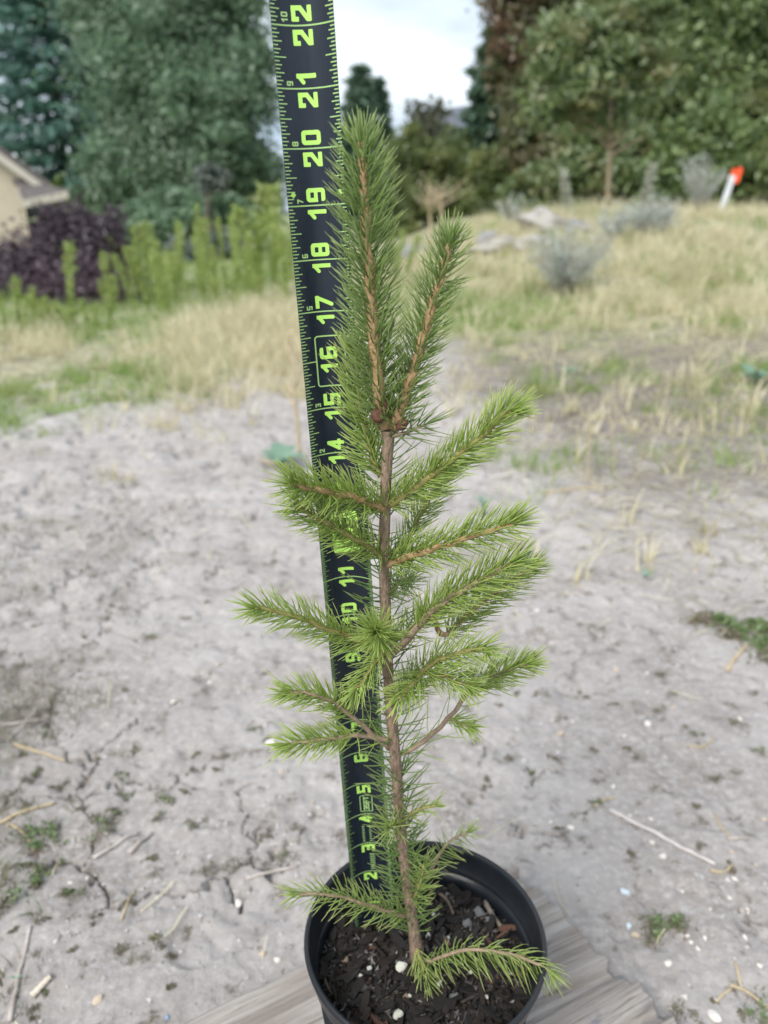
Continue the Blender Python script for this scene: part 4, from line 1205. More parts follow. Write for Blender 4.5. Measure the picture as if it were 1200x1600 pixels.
for k, (x, y, w) in enumerate([(628, 1518, 22), (577, 1514, 12), (645, 1508, 16), (606, 1577, 18), (622, 1588, 20), (726, 1397, 11), (669, 1473, 14), (678, 1434, 11), (690, 1548, 22), (554, 1520, 9), (563, 1525, 9), (700, 1470, 8), (735, 1520, 8), (580, 1478, 8), (760, 1560, 9), (640, 1560, 8)]):
    bit('perlite', x, y, w, M_PERL, k)
for k, (x, y, w, mt) in enumerate([(722, 1372, 24, M_STONE2), (749, 1428, 24, M_STONE), (730, 1445, 22, M_STONE), (747, 1402, 16, M_STONE), (768, 1383, 18, M_STONE), (690, 1377, 18, M_STONE), (708, 1560, 20, M_STONE), (635, 1562, 14, M_STONE2),
                                   (540, 1500, 18, M_STONE2), (566, 1545, 20, M_STONE), (700, 1405, 14, M_STONE), (760, 1440, 14, M_STONE), (790, 1420, 13, M_STONE), (735, 1475, 12, M_STONE), (660, 1590, 16, M_STONE), (605, 1560, 12, M_STONE2), (780, 1480, 13, M_STONE), (560, 1570, 12, M_STONE)]):
    bit('stone', x, y, w, mt, k)
def soil_stick(pts, r0, mat):
    q = []
    for p in pts:
        x, y = on_soil(*p); q.append((x, y, float(soil_z(x, y)) + r0 + .002))
    MB().tube(spline(q, 8), np.linspace(r0, r0 * .7, 8), 6).build('twig', mat, mixr, smooth=True)
soil_stick([(758, 1408), (770, 1432), (785, 1452)], .0022, plain('grey_twig', (.20, .17, .14), .8, (.13, .11, .09), 90))
soil_stick([(675, 1395), (697, 1415), (712, 1445)], .0014, MC[2])
soil_stick([(600, 1510), (603, 1540), (598, 1560)], .0010, MC[1])
soil_stick([(720, 1570), (750, 1558), (775, 1548)], .0013, MC[1])
soil_stick([(505, 1520), (512, 1540), (520, 1552)], .0010, MC[2])
tag(mixr, 'dark damp potting mix of bark chips, stones and perlite inside the black pot', 'potting soil')

# ------------------------------------------------------------------ the tape measure
IN = 0.0254
TW = 1.115 * IN                                             # width across the curled blade
tape = empty('tape_measure', (-.0206 + .0005, .4005, .1700))
td = np.array([-.0545, 0.0, 1.0]); td /= np.linalg.norm(td)
ang = math.atan2(td[0], td[2])
tape.rotation_euler = (0, ang, math.radians(1.8))
SAG = 0.0068                                                # depth of the trough
def tape_pt(u, v, lift=0.0):
    """u 0..1 across, v inches along"""
    s = (np.asarray(u, float) - .5) * 2
    x = u * TW; y = SAG * (1 - s * s) - lift
    return np.stack([x, y, np.asarray(v, float) * IN], -1)
M_BLADE = plain('black_tape_coating', (0.010, 0.016, 0.026), 0.36, (0.014, 0.020, 0.031), 60, spec=.4)
def scuff(m, lo, hi, scale, stretch):
    nt = m.node_tree; b = next(n for n in nt.nodes if n.type == 'BSDF_PRINCIPLED')
    r = nt.nodes.new('ShaderNodeMapRange'); nt.links.new(noise(nt, scale, 6, .7, stretch=stretch), r.inputs[0])
    r.inputs[1].default_value, r.inputs[2].default_value, r.inputs[3].default_value, r.inputs[4].default_value = .35, .65, lo, hi
    nt.links.new(r.outputs[0], b.inputs['Roughness'])
scuff(M_BLADE, .22, .48, 30, (4, 4, .5))
M_PRINT = plain('lime_print', (0.46, 0.78, 0.15), 0.5)
M_LINE = plain('pale_lime_print', (0.36, 0.56, 0.20), 0.5)
nu, V0, V1 = 17, -0.6, 29.0
us = np.linspace(0, 1, nu); vs = np.linspace(V0, V1, 60)
Ug, Vg = np.meshgrid(us, vs)
fr = tape_pt(Ug, Vg).reshape(-1, 3); bk = tape_pt(Ug, Vg, -.0003).reshape(-1, 3)
idx = np.arange(60 * nu).reshape(60, nu); o2 = 60 * nu
F = [np.stack([idx[:-1, :-1], idx[:-1, 1:], idx[1:, 1:], idx[1:, :-1]], -1).reshape(-1, 4), np.stack([idx[:-1, :-1], idx[1:, :-1], idx[1:, 1:], idx[:-1, 1:]], -1).reshape(-1, 4) + o2]
for e in (idx[:, 0], idx[::-1, -1], idx[0][::-1], idx[-1]): F.append(np.stack([e[:-1], e[1:], e[1:] + o2, e[:-1] + o2], -1))
obj('blade', mesh_np('blade', np.vstack([fr, bk]), np.vstack(F)), M_BLADE, tape)

# squared-off wide numerals, drawn as filled outlines that follow the curl of the blade
def glyph_field(ch, X, Y, w=.25, h=.36, t=.076):
    a = t / 2; x0, x1, y0, y1, ym = a, w - a, a, h - a, h / 2
    def seg(p, q, th=a, rnd=.012):
        px, py = X - p[0], Y - p[1]; dx, dy = q[0] - p[0], q[1] - p[1]; L = math.hypot(dx, dy); dx, dy = dx / L, dy / L
        u = px * dx + py * dy; v = np.abs(-px * dy + py * dx)
        qx = np.abs(u - L / 2) - (L / 2 + th) + rnd; qy = v - th + rnd
        return np.hypot(np.maximum(qx, 0), np.maximum(qy, 0)) + np.minimum(np.maximum(qx, qy), 0) - rnd
    def diag(p, q, th=a):
        px, py = X - p[0], Y - p[1]; dx, dy = q[0] - p[0], q[1] - p[1]; L2 = dx * dx + dy * dy
        s = np.clip((px * dx + py * dy) / L2, 0, 1)
        return np.hypot(px - dx * s, py - dy * s) - th
    U = lambda *k: np.minimum.reduce(k)
    def cut(f, cx, cy, r):                                  # round an outer corner
        return f
    top = seg((x0, y1), (x1, y1)); bot = seg((x0, y0), (x1, y0)); mid = seg((x0, ym), (x1, ym), a * .92)
    lf = seg((x0, y0), (x0, y1)); rt = seg((x1, y0), (x1, y1))
    lu = seg((x0, ym), (x0, y1)); ll = seg((x0, y0), (x0, ym)); ru = seg((x1, ym), (x1, y1)); rl = seg((x1, y0), (x1, ym))
    if ch == '0': f = U(top, bot, lf, rt)
    elif ch == '8': f = U(top, bot, lf, rt, mid)
    elif ch == '6': f = U(seg((x0, y1), (x1 - .012, y1)), bot, lf, rl, seg((x0, ym - .002), (x1, ym - .002), a * .85)); f = np.maximum(f, -(np.maximum(np.abs(X - w) - .07, np.abs(Y - (ym + .066)) - .030)))
    elif ch == '9': f = U(top, seg((x0 + .012, y0), (x1, y0)), rt, lu, mid); f = np.maximum(f, -(np.maximum(np.abs(X) - .07, np.abs(Y - (ym - .066)) - .030)))
    elif ch == '5': f = U(top, lu, mid, rl, seg((x0, y0), (x1, y0)))
    elif ch == 'S': f = U(top, lu, mid, rl, bot)
    elif ch == '2': f = U(seg((x0, y1 - .055), (x0, y1)), top, seg((x1, ym + .03), (x1, y1)), diag((x1, ym + .02), (x0, y0 + .03)), bot)
    elif ch == '3': f = U(top, bot, rt, seg((x0 + .05, ym), (x1, ym)))
    elif ch == '7': f = U(top, diag((x1, y1), (x0 + .04, y0)))
    elif ch == '1': f = U(seg((w * .58, y0), (w * .58, y1)), diag((w * .58, y1), (w * .16, y1 - .085), a * .9))
    elif ch == '4': f = U(seg((w * .70, y0), (w * .70, y1)), diag((w * .66, y1), (x0, .115)), seg((x0, .108), (x1 + .01, .108), a * .9))
    elif ch == 'F': f = U(lf, top, seg((x0, ym), (x1 - .03, ym)))
    elif ch == 'T': f = U(top, seg((w / 2, y0), (w / 2, y1)))
    elif ch == 'M': f = U(lf, rt, diag((x0, y1), (w / 2, ym)), diag((x1, y1), (w / 2, ym)))
    if ch in '0689':
        r = .062; qx = np.abs(X - w / 2) - w / 2 + r; qy = np.abs(Y - h / 2) - h / 2 + r
        f = np.maximum(f, np.hypot(np.maximum(qx, 0), np.maximum(qy, 0)) + np.minimum(np.maximum(qx, qy), 0) - r)
    return np.maximum(f, np.maximum(np.maximum(-X, X - w), np.maximum(-Y, Y - h)))
def field_mesh(name, fn, w, h, place, nx=30, ny=40):
    """marching-squares fill of fn<0 over w x h; place(x,y)->xyz"""
    xs = np.linspace(-.01, w + .01, nx); ysn = np.linspace(-.01, h + .01, ny)
    Xg, Yg = np.meshgrid(xs, ysn); fv = fn(Xg, Yg)
    V = []; F = []; key = {}
    def vid(x, y):
        k = (round(x, 6), round(y, 6))
        if k not in key: key[k] = len(V); V.append(k)
        return key[k]
    for j in range(ny - 1):
        for i in range(nx - 1):
            c = [(i, j), (i + 1, j), (i + 1, j + 1), (i, j + 1)]; f = [fv[b, a] for a, b in c]
            if min(f) >= 0: continue
            poly = []
            for q in range(4):
                (a, b), (a2, b2) = c[q], c[(q + 1) % 4]; f0, f1 = f[q], f[(q + 1) % 4]
                if f0 < 0: poly.append(vid(xs[a], ysn[b]))
                if (f0 < 0) != (f1 < 0):
                    s = f0 / (f0 - f1); poly.append(vid(xs[a] + (xs[a2] - xs[a]) * s, ysn[b] + (ysn[b2] - ysn[b]) * s))
            poly = [p for n_, p in enumerate(poly) if p != poly[n_ - 1]]
            if len(poly) >= 3: F.append(tuple(poly))
    W = np.array(V); pts = place(W[:, 0], W[:, 1])
    me = bpy.data.meshes.new(name); me.from_pydata([tuple(p) for p in pts], [], F)
    for p in me.polygons: p.use_smooth = True
    return me
_GL = {}
def glyph(ch, scale, uc, mat, key, lift=.00012, wide=1.0):
    """a character lying on its side: reads upward, its top towards u=0; centred on u=uc, starting at v=0"""
    k = (ch, scale, uc, key)
    if k not in _GL:
        w, h = .25, .36
        place = lambda x, y: tape_pt(uc - (y - h / 2) * scale / (TW / IN), x * scale * wide, lift)
        me = field_mesh('numeral', lambda X, Y: glyph_field(ch, X, Y), w, h, place, *((30, 40) if scale > .5 else (16, 20))); me.materials.append(mat)
        _GL[k] = me
    return _GL[k]
def put(ch, v, scale=1.0, uc=.475, mat=None, key='big', name='numeral', lift=.00012, wide=1.0, parent=None):
    return obj(name, glyph(ch, scale, uc, mat or M_PRINT, key, lift, wide), None, parent or tape, (0, 0, v * IN))
GW = .25
for n in range(1, 29):
    s = str(n)
    if n == 12: continue
    if n in (16,):
        put('1', n - GW - .005); put('6', n + .035); continue
    if len(s) == 2:
        put(s[0], n - GW - (.065 if s[0] != '1' else .01)); put(s[1], n + .06)
    else:
        put(s, n - GW - .05)
    if n > 12:
        q = str(n - 12)
        for i, ch in enumerate(q): put(ch, n + .045 + i * .085, .31, .205, M_LINE, 'small', 'small_numeral')
# foot block at twelve inches: knocked-out characters on a lime panel
def panel(u0, u1, v0, v1, rnd, name, mat, lift, parent=tape):
    w, h = v1 - v0, (u1 - u0) * TW / IN
    def fn(X, Y):
        qx = np.abs(X - w / 2) - w / 2 + rnd; qy = np.abs(Y - h / 2) - h / 2 + rnd
        return np.hypot(np.maximum(qx, 0), np.maximum(qy, 0)) + np.minimum(np.maximum(qx, qy), 0) - rnd
    me = field_mesh(name, fn, w, h, lambda x, y: tape_pt(u0 + y / (TW / IN), v0 + x, lift), 24, 20)
    return obj(name, me, mat, parent)
fp = panel(.265, .79, 11.62, 12.64, .06, 'foot_panel', M_PRINT, .00010)
M_KNOCK = plain('black_print', (0.012, 0.015, 0.02), .45)
put('1', 11.86, 1.15, .52, M_KNOCK, 'foot', lift=.0002, parent=fp); put('F', 12.22, 1.15, .52, M_KNOCK, 'foot', lift=.0002, parent=fp)
def stroke_frame(u0, u1, v0, v1, th, rnd, name, mat, lift=.00012):
    w, h = v1 - v0, (u1 - u0) * TW / IN
    def fn(X, Y):
        qx = np.abs(X - w / 2) - w / 2 + rnd; qy = np.abs(Y - h / 2) - h / 2 + rnd
        d = np.hypot(np.maximum(qx, 0), np.maximum(qy, 0)) + np.minimum(np.maximum(qx, qy), 0) - rnd
        return np.maximum(d, -d - th)
    return obj(name, field_mesh(name, fn, w, h, lambda x, y: tape_pt(u0 + y / (TW / IN), v0 + x, lift), 64, 50), mat, tape)
stroke_frame(.235, .80, 15.46, 16.52, .028, .07, 'stud_frame', M_LINE)
fr5 = stroke_frame(.36, .66, 4.08, 4.62, .022, .05, 'length_frame', M_LINE)
for i, ch in enumerate('35FT'): put(ch, 4.12 + i * .115, .42, .51, M_LINE, 'len', 'small_letter')
# marks below three and four are too small to read: rows of short bars stand where they stand
mb = MB()
def flat_bar(mb, u0, u1, v, th, slope=0.0, lift=.00012, n=5):
    uu = np.linspace(u0, u1, n); A = tape_pt(uu, np.full(n, v - th / 2) + (uu - u0) * slope, lift); B = tape_pt(uu, np.full(n, v + th / 2) + (uu - u0) * slope, lift)
    mb.add(list(A) + list(B), [(i, i + 1, n + i + 1, n + i) for i in range(n - 1)])
for base, (ua, ub) in ((2, (.50, .62)), (3, (.36, .42)), (3, (.53, .58))):
    for i in range(8): flat_bar(mb, ua, ub, base + .08 + i * .072, .026, .18 if base == 2 else 0)
mb.build('small_lettering', M_LINE, tape)['kind'] = 'stuff'
# graduations
for n in range(1, 29):
    if n == 12: continue
    mb = MB()
    if n == 16:
        flat_bar(mb, .0, .235, n, .024)
    else: flat_bar(mb, .0, 1.0, n, .024, 0, .00008, 17)
    mb.build('inch_line', M_LINE, tape, smooth=True)
mb = MB()
for n in range(0, 29):
    fine = 32 if n < 12 else 16
    for k in range(1, fine):
        v = n + k / fine; f = k * 32 // fine
        l = .18 if f == 16 else .135 if f % 8 == 0 else .105 if f % 4 == 0 else .075 if f % 2 == 0 else .06
        th = .020 if fine == 16 else .012
        flat_bar(mb, .006, l, v, th, 0, .0001, 3); flat_bar(mb, 1 - l, .994, v, th, 0, .0001, 3)
mb.build('graduations', M_LINE, tape)['kind'] = 'stuff'
for u in (.10, .90):
    c = tape_pt(np.array([u - .045, u, u + .045, u]), np.array([19.2, 19.2 - .06, 19.2, 19.2 + .06]), .00013)
    MB().add(c, [(0, 1, 2, 3)]).build('diamond_mark', M_PRINT, tape)
tag(tape, 'black tape measure blade with lime inch numerals standing upright in the pot', 'tape measure')

# ------------------------------------------------------------------ the spruce sapling
def needle_mat(name, c1, c2, tip):
    m, nt, out = new_mat(name)
    g = nt.nodes.new('ShaderNodeNewGeometry')
    c = mixc(nt, g.outputs['Random Per Island'], c1, c2)
    at = nt.nodes.new('ShaderNodeAttribute'); at.attribute_name = 'tip'
    c = mixc(nt, ramp(nt, at.outputs['Fac'], .55, 1.05), c, tip)
    b = N(nt, 'ShaderNodeBsdfPrincipled', Roughness=.42); b.inputs['Specular IOR Level'].default_value = .45
    nt.links.new(c, b.inputs['Base Color'])
    t = nt.nodes.new('ShaderNodeBsdfTranslucent'); nt.links.new(c, t.inputs['Color'])
    ms = nt.nodes.new('ShaderNodeMixShader'); ms.inputs[0].default_value = .34
    nt.links.new(b.outputs[0], ms.inputs[1]); nt.links.new(t.outputs[0], ms.inputs[2]); nt.links.new(ms.outputs[0], out.inputs['Surface'])
    return m
M_ND = [needle_mat('deep_green_needles', (0.185, 0.285, 0.075), (0.325, 0.450, 0.135), (0.44, 0.54, 0.21)),
        needle_mat('fresh_green_needles', (0.270, 0.395, 0.070), (0.445, 0.570, 0.145), (0.56, 0.64, 0.22)),
        needle_mat('yellowish_needles', (0.25, 0.36, 0.08), (0.40, 0.50, 0.14), (0.52, 0.56, 0.23)),
        needle_mat('dark_old_needles', (0.130, 0.225, 0.060), (0.230, 0.340, 0.095), (0.33, 0.38, 0.14))]
M_STEM = [plain('young_tan_shoot', (0.45, 0.29, 0.15), .75, (0.30, 0.185, 0.09), 350, .8, 500, bdist=.0008),
          plain('greenish_shoot', (0.30, 0.25, 0.09), .7, (0.22, 0.20, 0.07), 350, .6, 500, bdist=.0008),
          plain('grey_brown_twig_bark', (0.34, 0.25, 0.17), .8, (0.22, 0.155, 0.105), 300, .8, 400, bdist=.0008),
          plain('sapling_bark', (0.33, 0.235, 0.165), .85, (0.16, 0.11, 0.075), 420, 1.0, 700, stretch=(1, 1, .30), bdist=.0016)]
sap = empty('spruce_sapling', (PX, PY, SOIL))
SO = np.array([PX, PY, SOIL])

def needles_np(base, d, L, r0, bend, r_):
    """four-sided tapering curved needles"""
    n = len(base)
    a = np.where(np.abs(d[:, 2:3]) < .9, np.array([[0, 0, 1.0]]), np.array([[1.0, 0, 0]]))
    u = np.cross(d, a); u /= np.linalg.norm(u, axis=1)[:, None]; w = np.cross(d, u)
    V = []; T = []
    for t, rr in ((0, .65), (.3, 1.0), (.75, .85), (.94, .5), (1.0, .08)):
        c = base + d * (L * t)[:, None] + bend * (L * t * t)[:, None]
        for k in range(4):
            ph = k * math.pi / 2 + .6
            V.append(c + (u * math.cos(ph) + w * math.sin(ph) * .75) * (r0 * rr)[:, None]); T.append(np.full(n, t))
    V = np.stack(V, 1); T = np.stack(T, 1)
    f = np.array([[i * 4 + k, i * 4 + (k + 1) % 4, i * 4 + 4 + (k + 1) % 4, i * 4 + 4 + k] for i in range(4) for k in range(4)])
    return V.reshape(-1, 3), (np.arange(n)[:, None, None] * 20 + f[None]).reshape(-1, 4), T.ravel()

def needle_obj(sets, mat, parent, r_):
    Vs, Fs, Ts, o = [], [], [], 0
    for (b, d, L, r0, bend) in sets:
        V, F, T = needles_np(b, d, L, r0, bend, r_); Vs.append(V); Fs.append(F + o); Ts.append(T); o += len(V)
    me = mesh_np('needles', np.vstack(Vs), np.vstack(Fs))
    at = me.attributes.new('tip', 'FLOAT', 'POINT'); at.data.foreach_set('value', np.concatenate(Ts).astype(np.float32))
    ob = obj('needles', me, mat, parent); ob['kind'] = 'stuff'
    return ob

def shoot_needles(path, n, L, ang, r_, comb=0.0, start=0.0, droop=0.0, r0=.00055, tipcluster=0, tiplen=.75, taper=.25, gather=None):
    """needles along a shoot: forward angle ang (deg), comb>0 lifts needles above a level shoot"""
    m = len(path); seg = np.linalg.norm(np.diff(path, axis=0), axis=1); cum = np.concatenate([[0], np.cumsum(seg)]); tot = cum[-1]
    t = start + (1 - start) * (np.arange(n) + r_.random(n)) / n
    base = np.stack([np.interp(t * tot, cum, path[:, i]) for i in range(3)], 1)
    tan = np.gradient(path, axis=0); tan /= np.linalg.norm(tan, axis=1)[:, None]
    d0 = np.stack([np.interp(t * tot, cum, tan[:, i]) for i in range(3)], 1); d0 /= np.linalg.norm(d0, axis=1)[:, None]
    a = np.where(np.abs(d0[:, 2:3]) < .93, np.array([[0, 0, 1.0]]), np.array([[0, 1.0, 0]]))
    u = np.cross(d0, a); u /= np.linalg.norm(u, axis=1)[:, None]; w = np.cross(u, d0)
    ph = np.arange(n) * 2.39996 + r_.normal(0, .35, n)
    rad = u * np.cos(ph)[:, None] + w * np.sin(ph)[:, None]
    rad = rad * np.array([1, .68, 1]) + np.array([0, 0, comb]); rad /= np.linalg.norm(rad, axis=1)[:, None]
    an = np.radians(ang + r_.normal(0, 9, n)) * (1 - .35 * np.clip((t - .85) / .15, 0, 1))
    d = d0 * np.cos(an)[:, None] + rad * np.sin(an)[:, None]
    LL = L * np.where(r_.random(n) < .88, r_.uniform(.88, 1.06, n), r_.uniform(.5, .9, n)) * (1 - taper * np.clip((t - .8) / .2, 0, 1)) * (.75 + .25 * np.clip(t / .12, 0, 1))
    bend = d0 * .36 + np.array([0, 0, -droop]) + r_.normal(0, .06, (n, 3))
    kp = (vnoise(t * 40 + 7 * r_.random(), t * 0 + 3.3) + .35 * r_.random(n)) > .24      # gaps where needles have dropped
    base, d, LL, bend, n = base[kp], d[kp], LL[kp], bend[kp], int(kp.sum())
    sets = [(base, d, LL, np.full(n, r0), bend)]
    if tipcluster:
        k = tipcluster; q = r_.normal(size=(k, 3)); e = tan[-1]
        dd = e[None] * 1.25 + q * .42; dd /= np.linalg.norm(dd, axis=1)[:, None]
        bb = path[-1][None] - e[None] * (r_.random(k) * .10 * L * 4)[:, None]
        sets.append((bb, dd, L * tiplen * r_.uniform(.6, 1.1, k), np.full(k, r0), np.zeros((k, 3)) + e * .15))
    return sets

def sh(p, dy=0.0): return P(p[0], p[1], PY + dy) - SO
SAPC = [0]
def branch(pts, r0, r1, nm, sm, n, L, ang=55, comb=0.0, start=0.0, droop=0.0, tip=14, label=None, nr=.00038, parent=sap, name='branch', taper=.25, n_pts=22, extra=None, tiplen=.75):
    """pts: (px, py, depth offset from the trunk)"""
    SAPC[0] += 1
    r_ = np.random.default_rng(400 + SAPC[0])
    path = spline([sh(p[:2], p[2]) for p in pts], n_pts)
    path[1:-1] += r_.normal(0, .00035, (n_pts - 2, 3))
    V, F = tube_vf(path, np.linspace(r0, r1, n_pts), 8, True, .10, SAPC[0])
    me = bpy.data.meshes.new(name); me.from_pydata(V, [], F)
    for p in me.polygons: p.use_smooth = True
    o = obj(name, me, M_STEM[sm], parent)
    L = L * (.94 if name == 'branch' else 1)
    sets = shoot_needles(path, int(n * (1.0 if name == 'branch' else 1)), L, ang + (4 if name == 'branch' else 0), r_, comb, start, droop, nr, tip, tiplen, taper)
    if extra: sets += shoot_needles(path, extra[0], extra[1], extra[2], r_, comb, 0, droop, nr)
    needle_obj(sets, M_ND[nm], o, r_)
    if label: o['label'] = label
    return o, path

def bud(px, py, dy, w, h, parent=sap, mat=None, tilt=0.0):
    mb = MB(); prof = [(.1, -1), (.75, -.6), (1, -.1), (.8, .45), (.4, .8), (.05, 1.0)]
    V = []; F = []; n = 8
    for r, z in prof:
        for k in range(n): a = k * 6.283 / n; V.append((r * math.cos(a) * w, r * math.sin(a) * w, z * h))
    for i in range(5):
        for k in range(n): F.append((i * n + k, i * n + (k + 1) % n, (i + 1) * n + (k + 1) % n, (i + 1) * n + k))
    o = mb.add(V, F).build('bud', mat or M_BUD, parent, sh((px, py), dy), smooth=True); o.rotation_euler = (0, tilt, 0)
M_BUD = plain('brown_bud_scales', (0.16, 0.07, 0.04), .7, (0.08, 0.035, 0.022), 500, 1.0, 900, bdist=.001)

# trunk
tp = [(652, 1492, 0), (645, 1440, 0), (636, 1380, .001), (627, 1300, 0), (619, 1200, -.001), (611, 1110, 0), (605, 1030, 0), (602, 950, .001), (600, 870, 0), (602, 780, 0), (606, 700, 0), (607, 672, 0)]
path = spline([sh(p[:2], p[2]) for p in tp], 60); path[0][2] -= .008
rng2 = np.random.default_rng(399)
V, F = tube_vf(path, np.interp(np.linspace(0, 1, 60), [0, .03, .1, .5, .9, .97, 1], [.0052, .0042, .0036, .0032, .0028, .0034, .0040]), 14, True, .09, 3)
me = bpy.data.meshes.new('trunk'); me.from_pydata(V, [], F)
for p in me.polygons: p.use_smooth = True
trunk = obj('trunk', me, M_STEM[3], sap)
sets = shoot_needles(path[4:], 330, .0240, 74, rng2, 0.0, .02, .14, .00044)
sets += shoot_needles(path[3:22], 160, .022, 66, rng2, 0.0, 0, .10, .00044)
needle_obj(sets, M_ND[3], trunk, rng2)
# leaders
branch([(603, 668, -.001), (592, 610, -.003), (584, 520, -.004), (577, 430, -.005), (571, 330, -.006), (566, 250, -.007), (563, 222, -.007)], .0036, .0016, 0, 0, 760, .0186, 66, tip=34, label='tall leading shoot with tan stem', name='leading_shoot', n_pts=40, nr=.00041, tiplen=.62, taper=.35)
branch([(616, 668, -.002), (632, 620, -.004), (650, 565, -.005), (672, 490, -.007), (690, 430, -.008), (706, 374, -.009)], .0032, .0015, 0, 0, 500, .0150, 66, tip=26, label='second leading shoot beside the tallest one', name='leading_shoot', n_pts=30, nr=.00040, tiplen=.85)
branch([(596, 745, .004), (578, 705, .006), (566, 650, .008), (558, 590, .009), (552, 548, .009)], .0018, .0011, 1, 1, 270, .0175, 55, tip=16, nr=.0005)
bud(590, 650, -.007, .0034, .0042, tilt=-.5); bud(628, 664, -.007, .0028, .0036, tilt=.9); bud(602, 640, -.006, .0022, .0040)
branch([(614, 682, -.003), (640, 673, -.008), (664, 664, -.011)], .0009, .0006, 3, 2, 26, .017, 40, tip=8, n_pts=8)
# right side
branch([(606, 790, 0), (630, 776, -.004), (680, 737, -.010), (740, 693, -.014), (785, 650, -.016), (803, 640, -.016)], .0022, .0011, 1, 1, 380, .0165, 52, comb=.15, tip=18)
branch([(604, 872, .006), (633, 848, .014), (662, 795, .024), (688, 757, .032), (705, 735, .036)], .0017, .0010, 1, 1, 220, .015, 52, tip=12)
branch([(603, 884, 0), (630, 873, -.004), (660, 862, -.008), (717, 846, -.014), (775, 827, -.018), (806, 814, -.02)], .0022, .0012, 1, 0, 330, .0165, 58, comb=.2, tip=18)
branch([(606, 1026, 0), (632, 1004, -.006), (673, 957, -.012), (713, 928, -.016), (760, 902, -.019), (806, 877, -.021)], .0023, .0013, 1, 2, 330, .0170, 55, comb=.2, start=.30, tip=6)
bud(815, 870, -.0215, .0016, .0060, mat=plain('green_bud', (0.06, .13, .03), .5, (0.10, .15, .04), 300), tilt=1.0)
branch([(673, 957, -.012), (690, 990, -.004), (706, 985, .004), (745, 948, .012), (800, 905, .018), (832, 886, .02)], .0015, .0010, 1, 0, 260, .016, 52, start=.28, tip=16)
branch([(608, 1100, -.002), (628, 1083, -.010), (662, 1049, -.018), (690, 1027, -.022), (745, 1015, -.027), (758, 1013, -.028)], .0018, .0010, 1, 1, 240, .0155, 55, comb=.1, start=.15, tip=16)
branch([(662, 1049, -.018), (640, 1075, -.026), (622, 1092, -.034)], .0010, .0008, 1, 1, 70, .014, 55, tip=16, n_pts=10)
branch([(664, 1050, -.017), (695, 1058, -.018), (735, 1072, -.018)], .0011, .0008, 1, 0, 110, .014, 55, tip=10, n_pts=12)
branch([(612, 1192, 0), (632, 1175, .003), (662, 1158, .006), (700, 1123, .009), (727, 1087, .011), (745, 1069, .012), (794, 1049, .013), (828, 1036, .014)], .0017, .0010, 1, 2, 210, .0150, 55, comb=.2, start=.58, tip=14, extra=(36, .019, 60))
branch([(700, 1123, .009), (720, 1130, .006), (738, 1138, .003)], .0009, .0007, 1, 1, 46, .011, 50, tip=12, n_pts=8)
branch([(604, 930, .004), (625, 910, .018), (640, 905, .034)], .0014, .0009, 2, 1, 110, .015, 60, tip=14, n_pts=10)
branch([(606, 1010, .004), (640, 985, .016), (655, 965, .028)], .0014, .0009, 1, 1, 100, .015, 60, tip=12, n_pts=10)
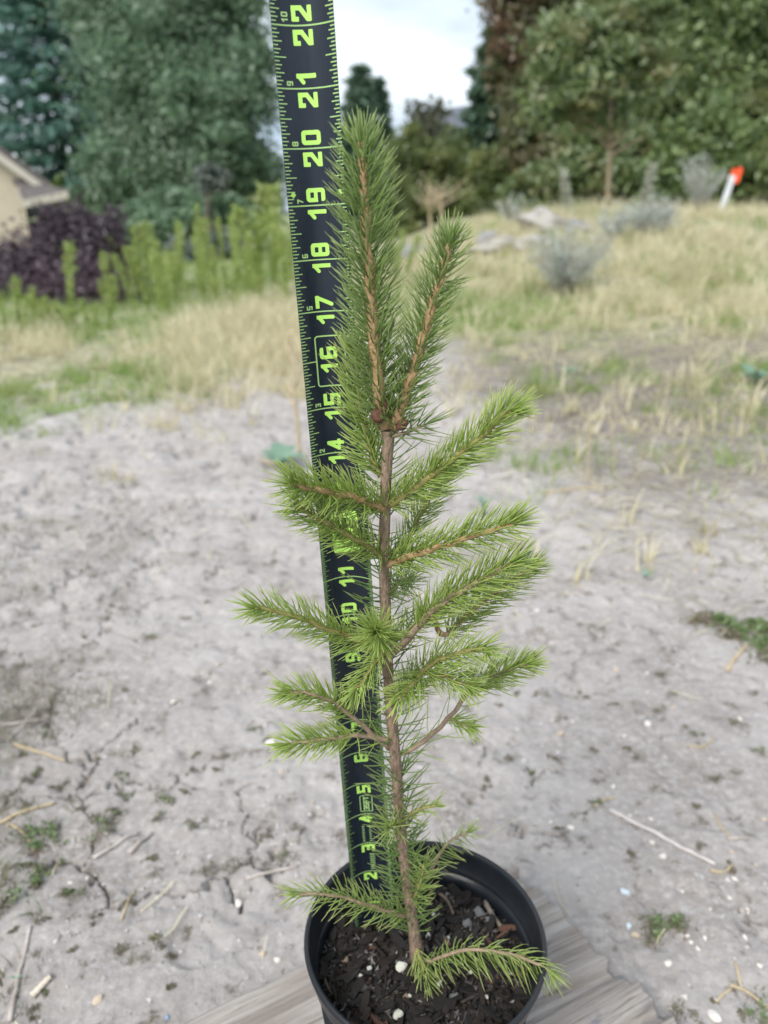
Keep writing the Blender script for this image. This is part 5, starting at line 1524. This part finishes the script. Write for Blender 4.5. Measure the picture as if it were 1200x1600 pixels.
# left side
branch([(600, 796, -.001), (580, 787, -.006), (556, 777, -.012), (508, 768, -.022), (472, 760, -.030), (456, 754, -.034)], .0022, .0013, 1, 0, 330, .0165, 58, comb=.1, tip=24)
branch([(599, 870, 0), (566, 848, -.008), (520, 822, -.016), (492, 808, -.020), (464, 792, -.024)], .0018, .0010, 1, 1, 260, .0155, 56, tip=16)
branch([(604, 1018, 0), (575, 1010, -.006), (540, 993, -.013), (475, 968, -.022), (420, 953, -.028), (398, 949, -.031)], .0019, .0011, 1, 1, 250, .0155, 56, comb=.05, start=.18, tip=16)
branch([(604, 1022, -.002), (596, 1005, -.020), (590, 990, -.042), (587, 984, -.052)], .0018, .0012, 1, 1, 190, .0165, 62, start=.35, tip=42, n_pts=12, label='shoot pointing straight out, seen tip on', tiplen=.9)
branch([(608, 1170, 0), (585, 1150, -.004), (555, 1124, -.008), (520, 1096, -.013), (488, 1084, -.016), (446, 1081, -.019)], .0016, .0010, 1, 2, 165, .0140, 56, comb=.1, start=.46, tip=14, extra=(26, .018, 60))
branch([(611, 1158, -.002), (565, 1150, -.008), (524, 1153, -.014), (475, 1160, -.019), (446, 1165, -.021)], .0014, .0010, 1, 2, 160, .0145, 58, start=.40, tip=14, extra=(26, .017, 65))
branch([(603, 1022, -.001), (587, 1033, -.008), (565, 1065, -.014), (552, 1082, -.017)], .0012, .0008, 1, 1, 80, .0135, 50, tip=12, n_pts=12)
# low branches over the pot
branch([(637, 1433, 0), (610, 1425, -.004), (579, 1415, -.008), (537, 1403, -.013), (500, 1396, -.017), (462, 1397, -.020)], .0013, .0009, 2, 2, 150, .0165, 62, comb=.25, tip=10, droop=.08)
branch([(651, 1484, -.002), (668, 1502, -.008), (708, 1488, -.012), (746, 1484, -.015), (800, 1492, -.019), (842, 1507, -.022), (862, 1520, -.024)], .0014, .0009, 2, 2, 165, .0165, 60, comb=-.25, droop=.55, tip=12, start=.08)
branch([(651, 1482, -.004), (660, 1513, -.012), (667, 1536, -.018)], .0010, .0008, 2, 1, 60, .0135, 45, tip=12, n_pts=10)
branch([(632, 1400, .004), (667, 1367, .014), (687, 1334, .022), (708, 1311, .028), (733, 1299, .033)], .0013, .0008, 2, 2, 62, .0150, 62, comb=-.2, droop=.5, tip=12, n_pts=14, start=.3)
branch([(624, 1290, 0), (640, 1272, -.006), (665, 1262, -.012), (680, 1258, -.014)], .0009, .0007, 2, 1, 36, .012, 55, tip=10, n_pts=8)
branch([(622, 1285, -.002), (612, 1290, -.014), (608, 1292, -.022)], .0009, .0007, 2, 1, 30, .015, 65, tip=16, n_pts=8)
branch([(640, 1410, 0), (655, 1385, -.004), (662, 1350, -.006)], .0008, .0006, 2, 1, 50, .015, 60, tip=8, n_pts=8)
tag(sap, 'young spruce sapling with two leading shoots growing from the black pot', 'sapling')

M_PEB_FLECK = M_PEB[-1]
for o in scene.objects:
    if o.get('label') == 'blue paint fleck at the near board edge':
        o.data.materials.clear(); o.data.materials.append(M_PEB_FLECK)
